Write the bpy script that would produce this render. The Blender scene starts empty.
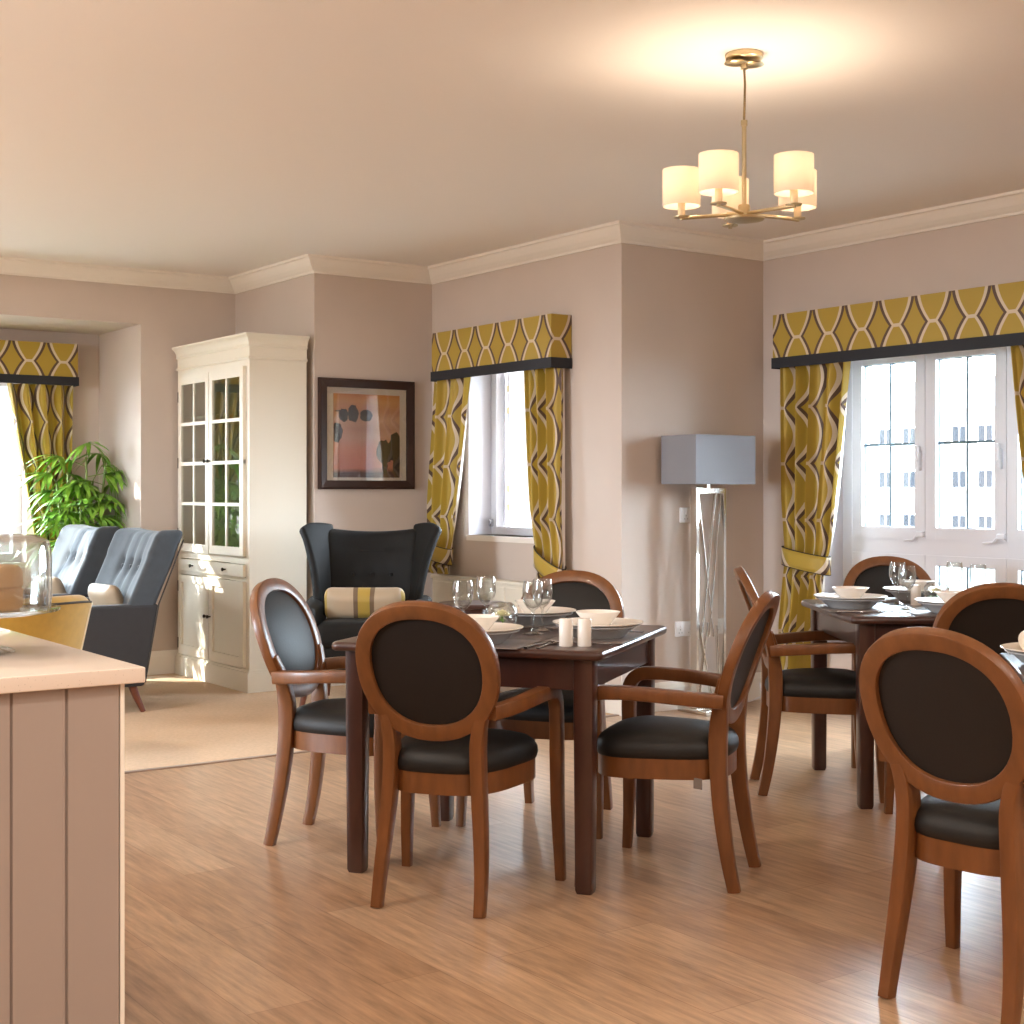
import bpy, bmesh, math, random
from mathutils import Vector, Matrix
random.seed(7)
C = bpy.context.scene.collection
PI = math.pi
sin, cos = math.sin, math.cos

# ------------------------------------------------------------------ materials
def lin(c):
    return tuple(((x/255)/12.92 if x/255 <= .04045 else ((x/255+.055)/1.055)**2.4) for x in c)
def new_mat(name):
    m = bpy.data.materials.new(name); m.use_nodes = True
    nt = m.node_tree; nt.nodes.clear()
    out = nt.nodes.new('ShaderNodeOutputMaterial')
    return m, nt, out
def N(nt, t, **kw):
    n = nt.nodes.new(t)
    for k, v in kw.items(): setattr(n, k, v)
    return n
def mathn(nt, op, a, b=None, c=None):
    n = N(nt, 'ShaderNodeMath', operation=op)
    for i, x in enumerate((a, b, c)):
        if x is None: continue
        if hasattr(x, 'is_linked'): nt.links.new(x, n.inputs[i])
        else: n.inputs[i].default_value = x
    return n.outputs[0]
def pbr(name, col, rough=.5, metal=0., spec=.5, coat=0., noise=0., nscale=8., bump=0., bscale=60., stretch=None, sheen=0., col2=None, emis=None, estr=0.):
    m, nt, out = new_mat(name)
    p = N(nt, 'ShaderNodeBsdfPrincipled'); nt.links.new(p.outputs[0], out.inputs[0])
    p.inputs['Base Color'].default_value = (*lin(col), 1)
    p.inputs['Roughness'].default_value = rough
    p.inputs['Metallic'].default_value = metal
    p.inputs['Specular IOR Level'].default_value = spec
    p.inputs['Coat Weight'].default_value = coat
    if sheen: p.inputs['Sheen Weight'].default_value = sheen
    if emis:
        p.inputs['Emission Color'].default_value = (*lin(emis), 1); p.inputs['Emission Strength'].default_value = estr
    if noise or col2:
        tc = N(nt, 'ShaderNodeTexCoord'); mp = N(nt, 'ShaderNodeMapping')
        nt.links.new(tc.outputs['Object'], mp.inputs[0])
        if stretch: mp.inputs['Scale'].default_value = stretch
        nz = N(nt, 'ShaderNodeTexNoise'); nz.inputs['Scale'].default_value = nscale; nz.inputs['Detail'].default_value = 5
        nt.links.new(mp.outputs[0], nz.inputs['Vector'])
        rp = N(nt, 'ShaderNodeValToRGB')
        a = tuple(max(0, x*(1-noise)) for x in lin(col)); b = lin(col2) if col2 else tuple(min(1, x*(1+noise)) for x in lin(col))
        rp.color_ramp.elements[0].color = (*a, 1); rp.color_ramp.elements[1].color = (*b, 1)
        rp.color_ramp.elements[0].position = .3; rp.color_ramp.elements[1].position = .7
        nt.links.new(nz.outputs['Fac'], rp.inputs[0]); nt.links.new(rp.outputs[0], p.inputs['Base Color'])
    if bump:
        tc2 = N(nt, 'ShaderNodeTexCoord'); n2 = N(nt, 'ShaderNodeTexNoise'); n2.inputs['Scale'].default_value = bscale
        nt.links.new(tc2.outputs['Object'], n2.inputs['Vector'])
        b = N(nt, 'ShaderNodeBump'); b.inputs['Strength'].default_value = bump; b.inputs['Distance'].default_value = .01
        nt.links.new(n2.outputs['Fac'], b.inputs['Height']); nt.links.new(b.outputs[0], p.inputs['Normal'])
    return m
def thin_glass(name, tint=(1, 1, 1), lo=.04, hi=.6, rough=.02):
    m, nt, out = new_mat(name)
    t = N(nt, 'ShaderNodeBsdfTransparent'); t.inputs[0].default_value = (*tint, 1)
    g = N(nt, 'ShaderNodeBsdfGlossy'); g.inputs['Roughness'].default_value = rough
    lw = N(nt, 'ShaderNodeLayerWeight'); lw.inputs[0].default_value = .25
    mr = N(nt, 'ShaderNodeMapRange'); mr.inputs['To Min'].default_value = lo; mr.inputs['To Max'].default_value = hi
    nt.links.new(lw.outputs['Facing'], mr.inputs['Value'])
    mx = N(nt, 'ShaderNodeMixShader'); nt.links.new(mr.outputs[0], mx.inputs[0])
    nt.links.new(t.outputs[0], mx.inputs[1]); nt.links.new(g.outputs[0], mx.inputs[2]); nt.links.new(mx.outputs[0], out.inputs[0])
    return m

M = {}
WALL = (202, 188, 177)
M['wall'] = pbr('wall_paint', WALL, .6, spec=.3, noise=.02, nscale=3)
M['ceil'] = pbr('ceiling_paint', (238, 234, 230), .7, spec=.2)
M['trim'] = pbr('white_trim', (236, 230, 220), .45)
M['upvc'] = pbr('white_frame', (214, 214, 220), .3)
M['reveal'] = pbr('reveal_paint', (198, 196, 202), .6)
M['lead'] = pbr('lead_bar', (84, 104, 114), .4)
M['cab'] = pbr('cream_paint', (232, 226, 210), .4)
M['knob'] = pbr('dark_knob', (60, 55, 50), .3, metal=.8)
M['wood'] = pbr('chair_wood', (112, 68, 34), .38, spec=.45, noise=.16, nscale=6, stretch=(6, 6, 1.2), coat=.12)
M['dark'] = pbr('mahogany', (62, 34, 26), .3, spec=.5, noise=.15, nscale=6, stretch=(5, 5, 1.5), coat=.35)
M['vinyl'] = pbr('black_vinyl', (26, 24, 23), .52, spec=.38, bump=.05, bscale=120)
M['panel'] = pbr('back_panel', (28, 22, 19), .5, spec=.35, bump=.06, bscale=200)
M['china'] = pbr('white_china', (236, 230, 222), .2, spec=.5)
M['shaded_china'] = pbr('shaded_china', (196, 198, 200), .22)  # white china darkened: shade below the upper plate is in the colour
M['mat'] = pbr('placemat', (120, 112, 110), .5)
M['steel'] = pbr('steel', (200, 200, 205), .16, metal=1)
M['chrome'] = pbr('chrome', (215, 212, 205), .1, metal=1)
M['brass'] = pbr('satin_brass', (196, 180, 146), .28, metal=1)
M['glass'] = thin_glass('wine_glass', (.95, .97, .97), .07, .95)
M['dome'] = thin_glass('dome_glass', (.94, .97, .97), .10, 1.0)
M['pane'] = thin_glass('window_pane', (.96, .98, .98), .04, .5)
M['cabpane'] = thin_glass('cabinet_pane', (.8, .84, .78), .16, .8)
M['charcoal'] = pbr('charcoal_cloth', (36, 33, 34), .75, sheen=.1, noise=.1, nscale=25)
M['black_cloth'] = pbr('black_cloth', (14, 14, 14), .7, spec=.3, sheen=.03, noise=.1, nscale=25)
M['bluegrey'] = pbr('slate_cloth', (54, 60, 66), .8, sheen=.15, noise=.1, nscale=25)
M['legwood'] = pbr('leg_wood', (96, 48, 28), .4)
M['mustard'] = pbr('mustard_cloth', (166, 126, 32), .75, sheen=.3, noise=.08, nscale=30)
M['piping'] = pbr('cream_piping', (226, 214, 188), .7)
M['darkpipe'] = pbr('dark_piping', (50, 42, 36), .7)
M['band'] = pbr('navy_band', (30, 32, 38), .7)
M['shade'] = pbr('grey_shade', (128, 128, 134), .8)
M['plastic'] = pbr('white_plastic', (228, 226, 226), .35)
M['leaf'] = pbr('leaf', (88, 150, 40), .4, noise=.35, nscale=9, col2=(150, 196, 70))
M['cane'] = pbr('cane', (120, 140, 70), .5)
M['lining'] = pbr('curtain_lining', (226, 220, 210), .8)
M['pot'] = pbr('pot', (196, 190, 180), .5)
M['soil'] = pbr('soil', (50, 38, 30), .9)
M['quartz'] = None
M['island'] = pbr('taupe_paint', (160, 146, 138), .5)
M['frame'] = pbr('picture_frame', (50, 29, 21), .5, spec=.35)
M['mount'] = pbr('mount', (226, 214, 198), .6)
M['cushion'] = pbr('cushion_silk', (172, 154, 130), .5, sheen=.1)
M['gold'] = pbr('gold_silk', (168, 142, 62), .5, sheen=.15)
M['lace'] = pbr('lace', (110, 90, 70), .7)
M['cake'] = pbr('sponge', (196, 146, 92), .8, bump=.4, bscale=40)
M['petal'] = pbr('petal', (236, 228, 180), .5)
M['napkin'] = pbr('napkin', (224, 208, 186), .7)  # white cloth with the warm lamplight mixed into its colour
M['brick'] = pbr('pale_brick', (66, 58, 54), .9, noise=.08, nscale=.6)
M['slate'] = pbr('slate', (60, 60, 63), .8)
M['dglass'] = pbr('dark_window', (26, 28, 32), .6, spec=.05)
M['shutter'] = pbr('shutter', (26, 32, 42), .6)
M['ground'] = pbr('ground', (90, 90, 84), .9)
M['hedge'] = pbr('hedge', (36, 52, 36), .8, noise=.3, nscale=4)
M['shelf'] = pbr('cabinet_inside', (200, 196, 176), .6)

def mat_quartz():
    m, nt, out = new_mat('quartz')
    p = N(nt, 'ShaderNodeBsdfPrincipled'); nt.links.new(p.outputs[0], out.inputs[0])
    p.inputs['Roughness'].default_value = .07
    tc = N(nt, 'ShaderNodeTexCoord'); vo = N(nt, 'ShaderNodeTexVoronoi'); vo.inputs['Scale'].default_value = 160
    nt.links.new(tc.outputs['Object'], vo.inputs['Vector'])
    rp = N(nt, 'ShaderNodeValToRGB'); e = rp.color_ramp.elements
    e[0].position = 0; e[0].color = (*lin((120, 95, 80)), 1); e[1].position = .14; e[1].color = (*lin((224, 210, 198)), 1)
    nt.links.new(vo.outputs['Distance'], rp.inputs[0]); nt.links.new(rp.outputs[0], p.inputs['Base Color'])
    return m
M['quartz'] = mat_quartz()

def mat_floor():
    m, nt, out = new_mat('oak_planks')
    p = N(nt, 'ShaderNodeBsdfPrincipled'); nt.links.new(p.outputs[0], out.inputs[0])
    tc = N(nt, 'ShaderNodeTexCoord'); mp = N(nt, 'ShaderNodeMapping'); mp.inputs['Rotation'].default_value = (0, 0, PI/2)
    nt.links.new(tc.outputs['Object'], mp.inputs[0])
    br = N(nt, 'ShaderNodeTexBrick'); br.inputs['Scale'].default_value = 1
    br.inputs['Brick Width'].default_value = 1.25; br.inputs['Row Height'].default_value = .18
    br.inputs['Mortar Size'].default_value = .0012; br.inputs['Color1'].default_value = (*lin((186, 153, 122)), 1)
    br.inputs['Color2'].default_value = (*lin((166, 131, 101)), 1); br.inputs['Mortar'].default_value = (*lin((140, 104, 78)), 1)
    br.inputs['Bias'].default_value = 0
    nt.links.new(mp.outputs[0], br.inputs['Vector'])
    m2 = N(nt, 'ShaderNodeMapping'); m2.inputs['Scale'].default_value = (14, 1.3, 1); nt.links.new(tc.outputs['Object'], m2.inputs[0])
    nz = N(nt, 'ShaderNodeTexNoise'); nz.inputs['Scale'].default_value = 3.2; nz.inputs['Detail'].default_value = 8; nz.inputs['Roughness'].default_value = .65
    nt.links.new(m2.outputs[0], nz.inputs['Vector'])
    mr = N(nt, 'ShaderNodeMapRange'); mr.inputs['From Min'].default_value = .3; mr.inputs['From Max'].default_value = .7
    mr.inputs['To Min'].default_value = .62; mr.inputs['To Max'].default_value = 1.24
    nt.links.new(nz.outputs['Fac'], mr.inputs['Value'])
    mx = N(nt, 'ShaderNodeMix', data_type='RGBA', blend_type='MULTIPLY'); mx.inputs[0].default_value = 1
    nt.links.new(br.outputs['Color'], mx.inputs[6]); nt.links.new(mr.outputs[0], mx.inputs[7]); nt.links.new(mx.outputs[2], p.inputs['Base Color'])
    p.inputs['Roughness'].default_value = .30
    b = N(nt, 'ShaderNodeBump'); b.inputs['Strength'].default_value = .12; b.inputs['Distance'].default_value = .003
    nt.links.new(nz.outputs['Fac'], b.inputs['Height']); nt.links.new(b.outputs[0], p.inputs['Normal'])
    return m
M['floor'] = mat_floor()
M['carpet'] = pbr('carpet', (206, 178, 150), .95, spec=.1, noise=.07, nscale=60, bump=.25, bscale=220)

def mat_ogee():
    """yellow cloth with waisted ovals edged in cream and brown; UV in metres"""
    m, nt, out = new_mat('ogee_cloth')
    p = N(nt, 'ShaderNodeBsdfPrincipled'); nt.links.new(p.outputs[0], out.inputs[0])
    p.inputs['Roughness'].default_value = .55; p.inputs['Sheen Weight'].default_value = .25
    uv = N(nt, 'ShaderNodeUVMap'); sx = N(nt, 'ShaderNodeSeparateXYZ'); nt.links.new(uv.outputs[0], sx.inputs[0])
    u = mathn(nt, 'DIVIDE', sx.outputs[0], .235); v = mathn(nt, 'DIVIDE', sx.outputs[1], .32)
    uu = mathn(nt, 'ABSOLUTE', mathn(nt, 'SUBTRACT', mathn(nt, 'FRACT', u), .5))
    vv = mathn(nt, 'SUBTRACT', mathn(nt, 'FRACT', v), .5)
    s = mathn(nt, 'ABSOLUTE', mathn(nt, 'SINE', mathn(nt, 'MULTIPLY', vv, PI)))
    w = mathn(nt, 'MULTIPLY_ADD', mathn(nt, 'POWER', s, .9), .30, .135)
    d = mathn(nt, 'SUBTRACT', uu, w)
    brown = mathn(nt, 'MULTIPLY', mathn(nt, 'GREATER_THAN', d, -.012), mathn(nt, 'LESS_THAN', d, .068))
    cream = mathn(nt, 'MULTIPLY', mathn(nt, 'GREATER_THAN', d, -.09), mathn(nt, 'LESS_THAN', d, -.012))
    neck = mathn(nt, 'MULTIPLY', mathn(nt, 'LESS_THAN', mathn(nt, 'ABSOLUTE', vv), .028), mathn(nt, 'LESS_THAN', d, -.012))
    cr = mathn(nt, 'MAXIMUM', cream, neck)
    m1 = N(nt, 'ShaderNodeMix', data_type='RGBA'); m1.inputs[6].default_value = (*lin((168, 140, 42)), 1); m1.inputs[7].default_value = (*lin((206, 190, 166)), 1)
    nt.links.new(cr, m1.inputs[0])
    m2 = N(nt, 'ShaderNodeMix', data_type='RGBA'); m2.inputs[7].default_value = (*lin((82, 58, 42)), 1)
    nt.links.new(brown, m2.inputs[0]); nt.links.new(m1.outputs[2], m2.inputs[6]); nt.links.new(m2.outputs[2], p.inputs['Base Color'])
    return m
M['ogee'] = mat_ogee()

def mat_lampshade():
    m, nt, out = new_mat('lit_shade')
    d = N(nt, 'ShaderNodeBsdfDiffuse'); d.inputs[0].default_value = (*lin((246, 240, 230)), 1)
    t = N(nt, 'ShaderNodeBsdfTranslucent'); t.inputs[0].default_value = (*lin((252, 243, 230)), 1)
    mx = N(nt, 'ShaderNodeMixShader'); mx.inputs[0].default_value = .5
    nt.links.new(d.outputs[0], mx.inputs[1]); nt.links.new(t.outputs[0], mx.inputs[2]); nt.links.new(mx.outputs[0], out.inputs[0])
    return m
M['litshade'] = mat_lampshade()

# ------------------------------------------------------------------ mesh helpers
class MB:
    def __init__(s): s.v = []; s.f = []; s.mi = []; s.uv = None; s.sm = []; s.nb = 0
    def add(s, vs, fs, mi=0, smooth=False):
        o = len(s.v); s.v += [tuple(x) for x in vs]
        for f in fs: s.f.append(tuple(i+o for i in f)); s.mi.append(mi); s.sm.append(smooth)
        return s
    def box(s, a, b, mi=0):
        (x0, y0, z0), (x1, y1, z1) = [min(p, q) for p, q in zip(a, b)], [max(p, q) for p, q in zip(a, b)]
        e = .00023*(s.nb % 6); s.nb += 1          # keep faces of touching boxes from coinciding
        e = min(e, (x1-x0)*.1, (y1-y0)*.1, (z1-z0)*.1)
        x0 += e; y0 += e; z0 += e; x1 -= e; y1 -= e; z1 -= e
        vs = [(x0,y0,z0),(x1,y0,z0),(x1,y1,z0),(x0,y1,z0),(x0,y0,z1),(x1,y0,z1),(x1,y1,z1),(x0,y1,z1)]
        return s.add(vs, [(0,3,2,1),(4,5,6,7),(0,1,5,4),(1,2,6,5),(2,3,7,6),(3,0,4,7)], mi)
    def rbox(s, c, size, r=.01, seg=3, fn=None, mi=0, sub=1):
        """rounded box; fn deforms each local point (before moving to c)"""
        h = [x/2 for x in size]; r = min(r, *h)
        def ax(hh):
            inner = hh-r; k = [-hh + r*(1-cos(i/seg*PI/2))*1.0 for i in range(seg+1)]
            k = [-hh + r*i/seg for i in range(seg+1)]
            m = [-inner + 2*inner*i/sub for i in range(1, sub)]
            return k + m + [-x for x in reversed(k)] if inner > 1e-6 else k + [-x for x in reversed(k)][1:]
        A = [ax(x) for x in h]; idx = {}; vs = []; fs = []
        def vert(p):
            key = tuple(round(x, 6) for x in p)
            if key not in idx:
                q = [max(-(hh-r), min(hh-r, x)) for x, hh in zip(p, h)]
                d = Vector([a-b for a, b in zip(p, q)])
                if d.length > 1e-9: d = d.normalized()*r
                w = Vector(q)+d
                if fn: w = Vector(fn(w))
                idx[key] = len(vs); vs.append(w+Vector(c))
            return idx[key]
        for a in range(3):
            b, d = (a+1) % 3, (a+2) % 3
            for sgn in (-1, 1):
                for i in range(len(A[b])-1):
                    for j in range(len(A[d])-1):
                        q = []
                        for (ii, jj) in ((i,j),(i+1,j),(i+1,j+1),(i,j+1)):
                            p = [0,0,0]; p[a] = sgn*h[a]; p[b] = A[b][ii]; p[d] = A[d][jj]; q.append(vert(p))
                        if sgn < 0: q.reverse()
                        if len(set(q)) == 4: fs.append(tuple(q))
        return s.add(vs, fs, mi, True)
    def lathe(s, prof, seg=32, c=(0,0,0), mi=0, smooth=True, squash=None):
        vs = []; fs = []; n = len(prof); base = []
        for (r, z) in prof:
            if r < 1e-6: base.append((len(vs), True)); vs.append((c[0], c[1], c[2]+z))
            else:
                base.append((len(vs), False))
                for k in range(seg):
                    a = 2*PI*k/seg; vs.append((c[0]+r*cos(a), c[1]+r*sin(a), c[2]+z))
        for i in range(n-1):
            (b0, p0), (b1, p1) = base[i], base[i+1]
            for k in range(seg):
                k2 = (k+1) % seg
                if p0 and p1: continue
                if p0: fs.append((b0, b1+k2, b1+k))
                elif p1: fs.append((b0+k, b0+k2, b1))
                else: fs.append((b0+k, b0+k2, b1+k2, b1+k))
        return s.add(vs, fs, mi, smooth)
    def prism(s, poly, z0, z1, mi=0, fn=None, smooth=False):
        """poly in XY extruded in Z; fn maps points"""
        n = len(poly); vs = [(x, y, z0) for x, y in poly]+[(x, y, z1) for x, y in poly]
        if fn: vs = [fn(p) for p in vs]
        fs = [tuple(reversed(range(n))), tuple(range(n, 2*n))]+[(i, (i+1) % n, n+(i+1) % n, n+i) for i in range(n)]
        return s.add(vs, fs, mi, smooth)
    def sweep(s, pts, sizes, ref, closed=False, mi=0, cham=.28, smooth=True, caps=True, nsec=None):
        """section w (along t x ref) by h (along ref); ref a vector or list"""
        n = len(pts); P = [Vector(p) for p in pts]; rings = []; vs = []; fs = []
        for i in range(n):
            if closed: t = P[(i+1) % n]-P[i-1]
            else: t = P[min(i+1, n-1)]-P[max(i-1, 0)]
            t.normalize()
            rf = Vector(ref[i] if isinstance(ref, list) else ref); rf = (rf-t*rf.dot(t)).normalized()
            sd = t.cross(rf)
            w, h = sizes[i] if isinstance(sizes, list) else sizes
            if nsec:
                sec = [(w/2*cos(2*PI*k/nsec), h/2*sin(2*PI*k/nsec)) for k in range(nsec)]
            else:
                c = min(w, h)*cham; sec = []
                for (sx, sy) in ((1,1),(-1,1),(-1,-1),(1,-1)):
                    a = (sx*(w/2), sy*(h/2-c)); m = (sx*(w/2-c*.29), sy*(h/2-c*.29)); b = (sx*(w/2-c), sy*h/2)
                    sec += [a, m, b] if sx*sy > 0 else [b, m, a]
            rings.append(len(vs)); vs += [P[i]+sd*a+rf*b for a, b in sec]
        k = len(sec)
        for i in range(n if closed else n-1):
            a, b = rings[i], rings[(i+1) % n]
            for j in range(k):
                j2 = (j+1) % k; fs.append((a+j, a+j2, b+j2, b+j))
        if caps and not closed:
            fs.append(tuple(rings[0]+j for j in reversed(range(k)))); fs.append(tuple(rings[-1]+j for j in range(k)))
        return s.add(vs, fs, mi, smooth)
    def tube(s, pts, r, seg=10, mi=0, closed=False):
        P = [Vector(p) for p in pts]; t = (P[-1]-P[0]) if not closed else P[1]-P[0]
        ref = Vector((0, 0, 1)) if abs(t.normalized().z) < .8 else Vector((1, 0, 0))
        rr = [(2*x, 2*x) for x in r] if isinstance(r, list) else (2*r, 2*r)
        return s.sweep(pts, rr, ref, closed, mi, nsec=seg)
    def grid(s, fn, nu, nv, mi=0, smooth=True, uvf=None):
        vs = [fn(i/nu, j/nv) for j in range(nv+1) for i in range(nu+1)]
        fs = [(j*(nu+1)+i, j*(nu+1)+i+1, (j+1)*(nu+1)+i+1, (j+1)*(nu+1)+i) for j in range(nv) for i in range(nu)]
        if uvf:
            if s.uv is None: s.uv = {}
            o = len(s.v)
            for j in range(nv+1):
                for i in range(nu+1): s.uv[o+j*(nu+1)+i] = uvf(i/nu, j/nv)
        return s.add(vs, fs, mi, smooth)
    def xf(s, mat):
        s.v = [tuple(mat @ Vector(p)) for p in s.v]; return s
    def build(s, name, mats, parent=None, sharp=40, solid=None, loc=None):
        me = bpy.data.meshes.new(name); me.from_pydata(s.v, [], s.f)
        mats = mats if isinstance(mats, (list, tuple)) else [mats]
        for m in mats: me.materials.append(M[m] if isinstance(m, str) else m)
        me.polygons.foreach_set('material_index', s.mi); me.polygons.foreach_set('use_smooth', s.sm)
        bm = bmesh.new(); bm.from_mesh(me)
        if s.uv is not None:
            ul = bm.loops.layers.uv.new('UVMap'); bm.verts.ensure_lookup_table()
            for f in bm.faces:
                for l in f.loops:
                    if l.vert.index in s.uv: l[ul].uv = s.uv[l.vert.index]
        bmesh.ops.recalc_face_normals(bm, faces=bm.faces)
        for e in bm.edges:
            if len(e.link_faces) == 2 and e.calc_face_angle(0) > math.radians(sharp): e.smooth = False
        bm.to_mesh(me); bm.free()
        o = bpy.data.objects.new(name, me); C.objects.link(o)
        if parent is not None: o.parent = parent
        if loc: o.location = loc
        if solid:
            md = o.modifiers.new('s', 'SOLIDIFY'); md.thickness = solid; md.offset = 0
        return o

def tag(o, label, cat, group=None, kind=None):
    o['label'] = label; o['category'] = cat
    if group: o['group'] = group
    if kind: o['kind'] = kind
    return o
def thing(name, label, cat, loc=(0,0,0), rz=0., group=None):
    o = bpy.data.objects.new(name, None); C.objects.link(o); o.empty_display_size = .1
    o.location = loc; o.rotation_euler = (0, 0, rz)
    return tag(o, label, cat, group)
def struct(o): o['kind'] = 'structure'; return o
def dup(root, loc, rz, label, group=None):
    r = root.copy(); C.objects.link(r); r.location = loc; r.rotation_euler = (0, 0, rz); r['label'] = label
    if group: r['group'] = group
    for ch in list(root.children):
        c = ch.copy(); C.objects.link(c); c.parent = r
        for g in list(ch.children):
            d = g.copy(); C.objects.link(d); d.parent = c
    return r

# ------------------------------------------------------------------ room shell
X2, X4, X6, Y1, Y3, Y5 = 4.17, 5.04, 6.13, 9.23, 8.05, 6.09
ZC, T = 2.70, .30
XL, YB = -3.0, -2.6
AX, AY, AZ, AXL = 3.49, 10.05, 2.347, .3            # bay in the far wall
def wall(name, boxes, mat='wall'):
    b = MB()
    for a, c in boxes: b.nb = 0; b.box(a, c)
    return struct(b.build(name, mat))
struct(MB().box((XL, YB, -.1), (X6, 6.10, 0)).build('floor', 'floor'))
b = MB(); b.box((XL, 6.10, -.1), (X2, Y1, .004)); b.box((X2, 6.10, -.1), (X4, Y3, .004)); b.box((AXL, Y1, -.1), (AX, AY, .004))
struct(b.build('floor.001', 'carpet'))
struct(MB().box((XL-T, YB-T, ZC), (X6+T, Y1+T, ZC+.2)).build('ceiling', 'ceil'))
# far wall with the bay
wall('wall_far', [((AX, Y1, 0), (X2+T, AY+.25, ZC)), ((AXL, Y1, AZ), (AX, AY+.25, ZC)), ((XL-T, Y1, 0), (AXL, AY+.25, ZC))])
WX0, WX1, WZ0, WZ1 = 1.25, 2.98, .74, 2.02
wall('wall_bay', [((AXL, AY, 0), (WX0, AY+.25, AZ)), ((WX1, AY, 0), (AX, AY+.25, AZ)), ((WX0, AY, 0), (WX1, AY+.25, WZ0)), ((WX0, AY, WZ1), (WX1, AY+.25, AZ))])
wall('wall_cabinet', [((X2, Y3, 0), (X2+T, Y1, ZC))])
wall('wall_picture', [((X2+T, Y3, 0), (X4+T, Y3+T, ZC))])
# narrow window wall
RY0, RY1, RZ0, RZ1 = 6.73, 7.617, .955, 2.05
wall('wall_narrow_window', [((X4, Y5, 0), (X4+T, RY0, ZC)), ((X4, RY1, 0), (X4+T, Y3, ZC)), ((X4, RY0, 0), (X4+T, RY1, RZ0)), ((X4, RY0, RZ1), (X4+T, RY1, ZC))])
wall('wall_lamp', [((X4+T, Y5, 0), (X6+T, Y5+T, ZC))])
SY0, SY1, SZ0, SZ1 = 4.03, 5.64, .36, 2.06
wall('wall_right', [((X6, SY1, 0), (X6+T, Y5, ZC)), ((X6, YB, 0), (X6+T, SY0, ZC)), ((X6, SY0, 0), (X6+T, SY1, SZ0)), ((X6, SY0, SZ1), (X6+T, SY1, ZC))])
wall('wall_left', [((XL-T, YB, 0), (XL, 4.9, ZC)), ((XL-T, 6.3, 0), (XL, Y1, ZC)), ((XL-T, 4.9, 0), (XL, 6.3, .8)), ((XL-T, 4.9, 2.1), (XL, 6.3, ZC))])
wall('wall_rear', [((XL-T, YB-T, 0), (X6+T, YB, ZC))])

def prof_sweep(path, prof, name, mat):
    """profile (out from wall, z) along a plan path with mitred corners; room lies to the right of travel"""
    P = [Vector(p) for p in path]; n = len(P); dirs = [(P[i+1]-P[i]).normalized() for i in range(n-1)]
    nor = [Vector((d.y, -d.x)) for d in dirs]; b = MB(); vs = []; k = len(prof)
    for i in range(n):
        if i == 0: m = nor[0]
        elif i == n-1: m = nor[-1]
        else:
            m = (nor[i-1]+nor[i]); m = m/m.dot(nor[i])
        vs += [(P[i].x+m.x*o, P[i].y+m.y*o, z) for o, z in prof]
    fs = [(i*k+j, i*k+(j+1) % k, (i+1)*k+(j+1) % k, (i+1)*k+j) for i in range(n-1) for j in range(k)]
    fs += [tuple(range(k)), tuple((n-1)*k+j for j in reversed(range(k)))]
    b.add(vs, fs, 0, False)
    return struct(b.build(name, mat))
crown = [(0, 2.60), (.012, 2.60), (.016, 2.612), (.03, 2.622), (.05, 2.64), (.066, 2.662), (.078, 2.682), (.092, 2.686), (.095, 2.70), (0, 2.70)]
prof_sweep([(XL, Y1), (X2, Y1), (X2, Y3), (X4, Y3), (X4, Y5), (X6, Y5), (X6, YB)], crown, 'trim_1', 'trim')
skirt = [(0, 0), (.02, 0), (.02, .125), (.014, .145), (.008, .16), (0, .16)]
prof_sweep([(AX, AY), (AX, Y1), (X2, Y1), (X2, Y3), (X4, Y3), (X4, Y5), (X6, Y5), (X6, SY1+.02)], skirt, 'baseboard_far', 'trim')
prof_sweep([(X6, SY1+.02), (X6, YB)], skirt, 'baseboard_right', 'trim')
struct(MB().box((XL, 6.085, 0), (X6-1.1, 6.115, .006)).build('trim_2', pbr('threshold', (150, 128, 112), .4)))

# ------------------------------------------------------------------ windows
def bars(b, xs, rects):
    for (y0, y1, z0, z1) in rects: b.box((xs[0], y0, z0), (xs[1], y1, z1))
    return b
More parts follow.
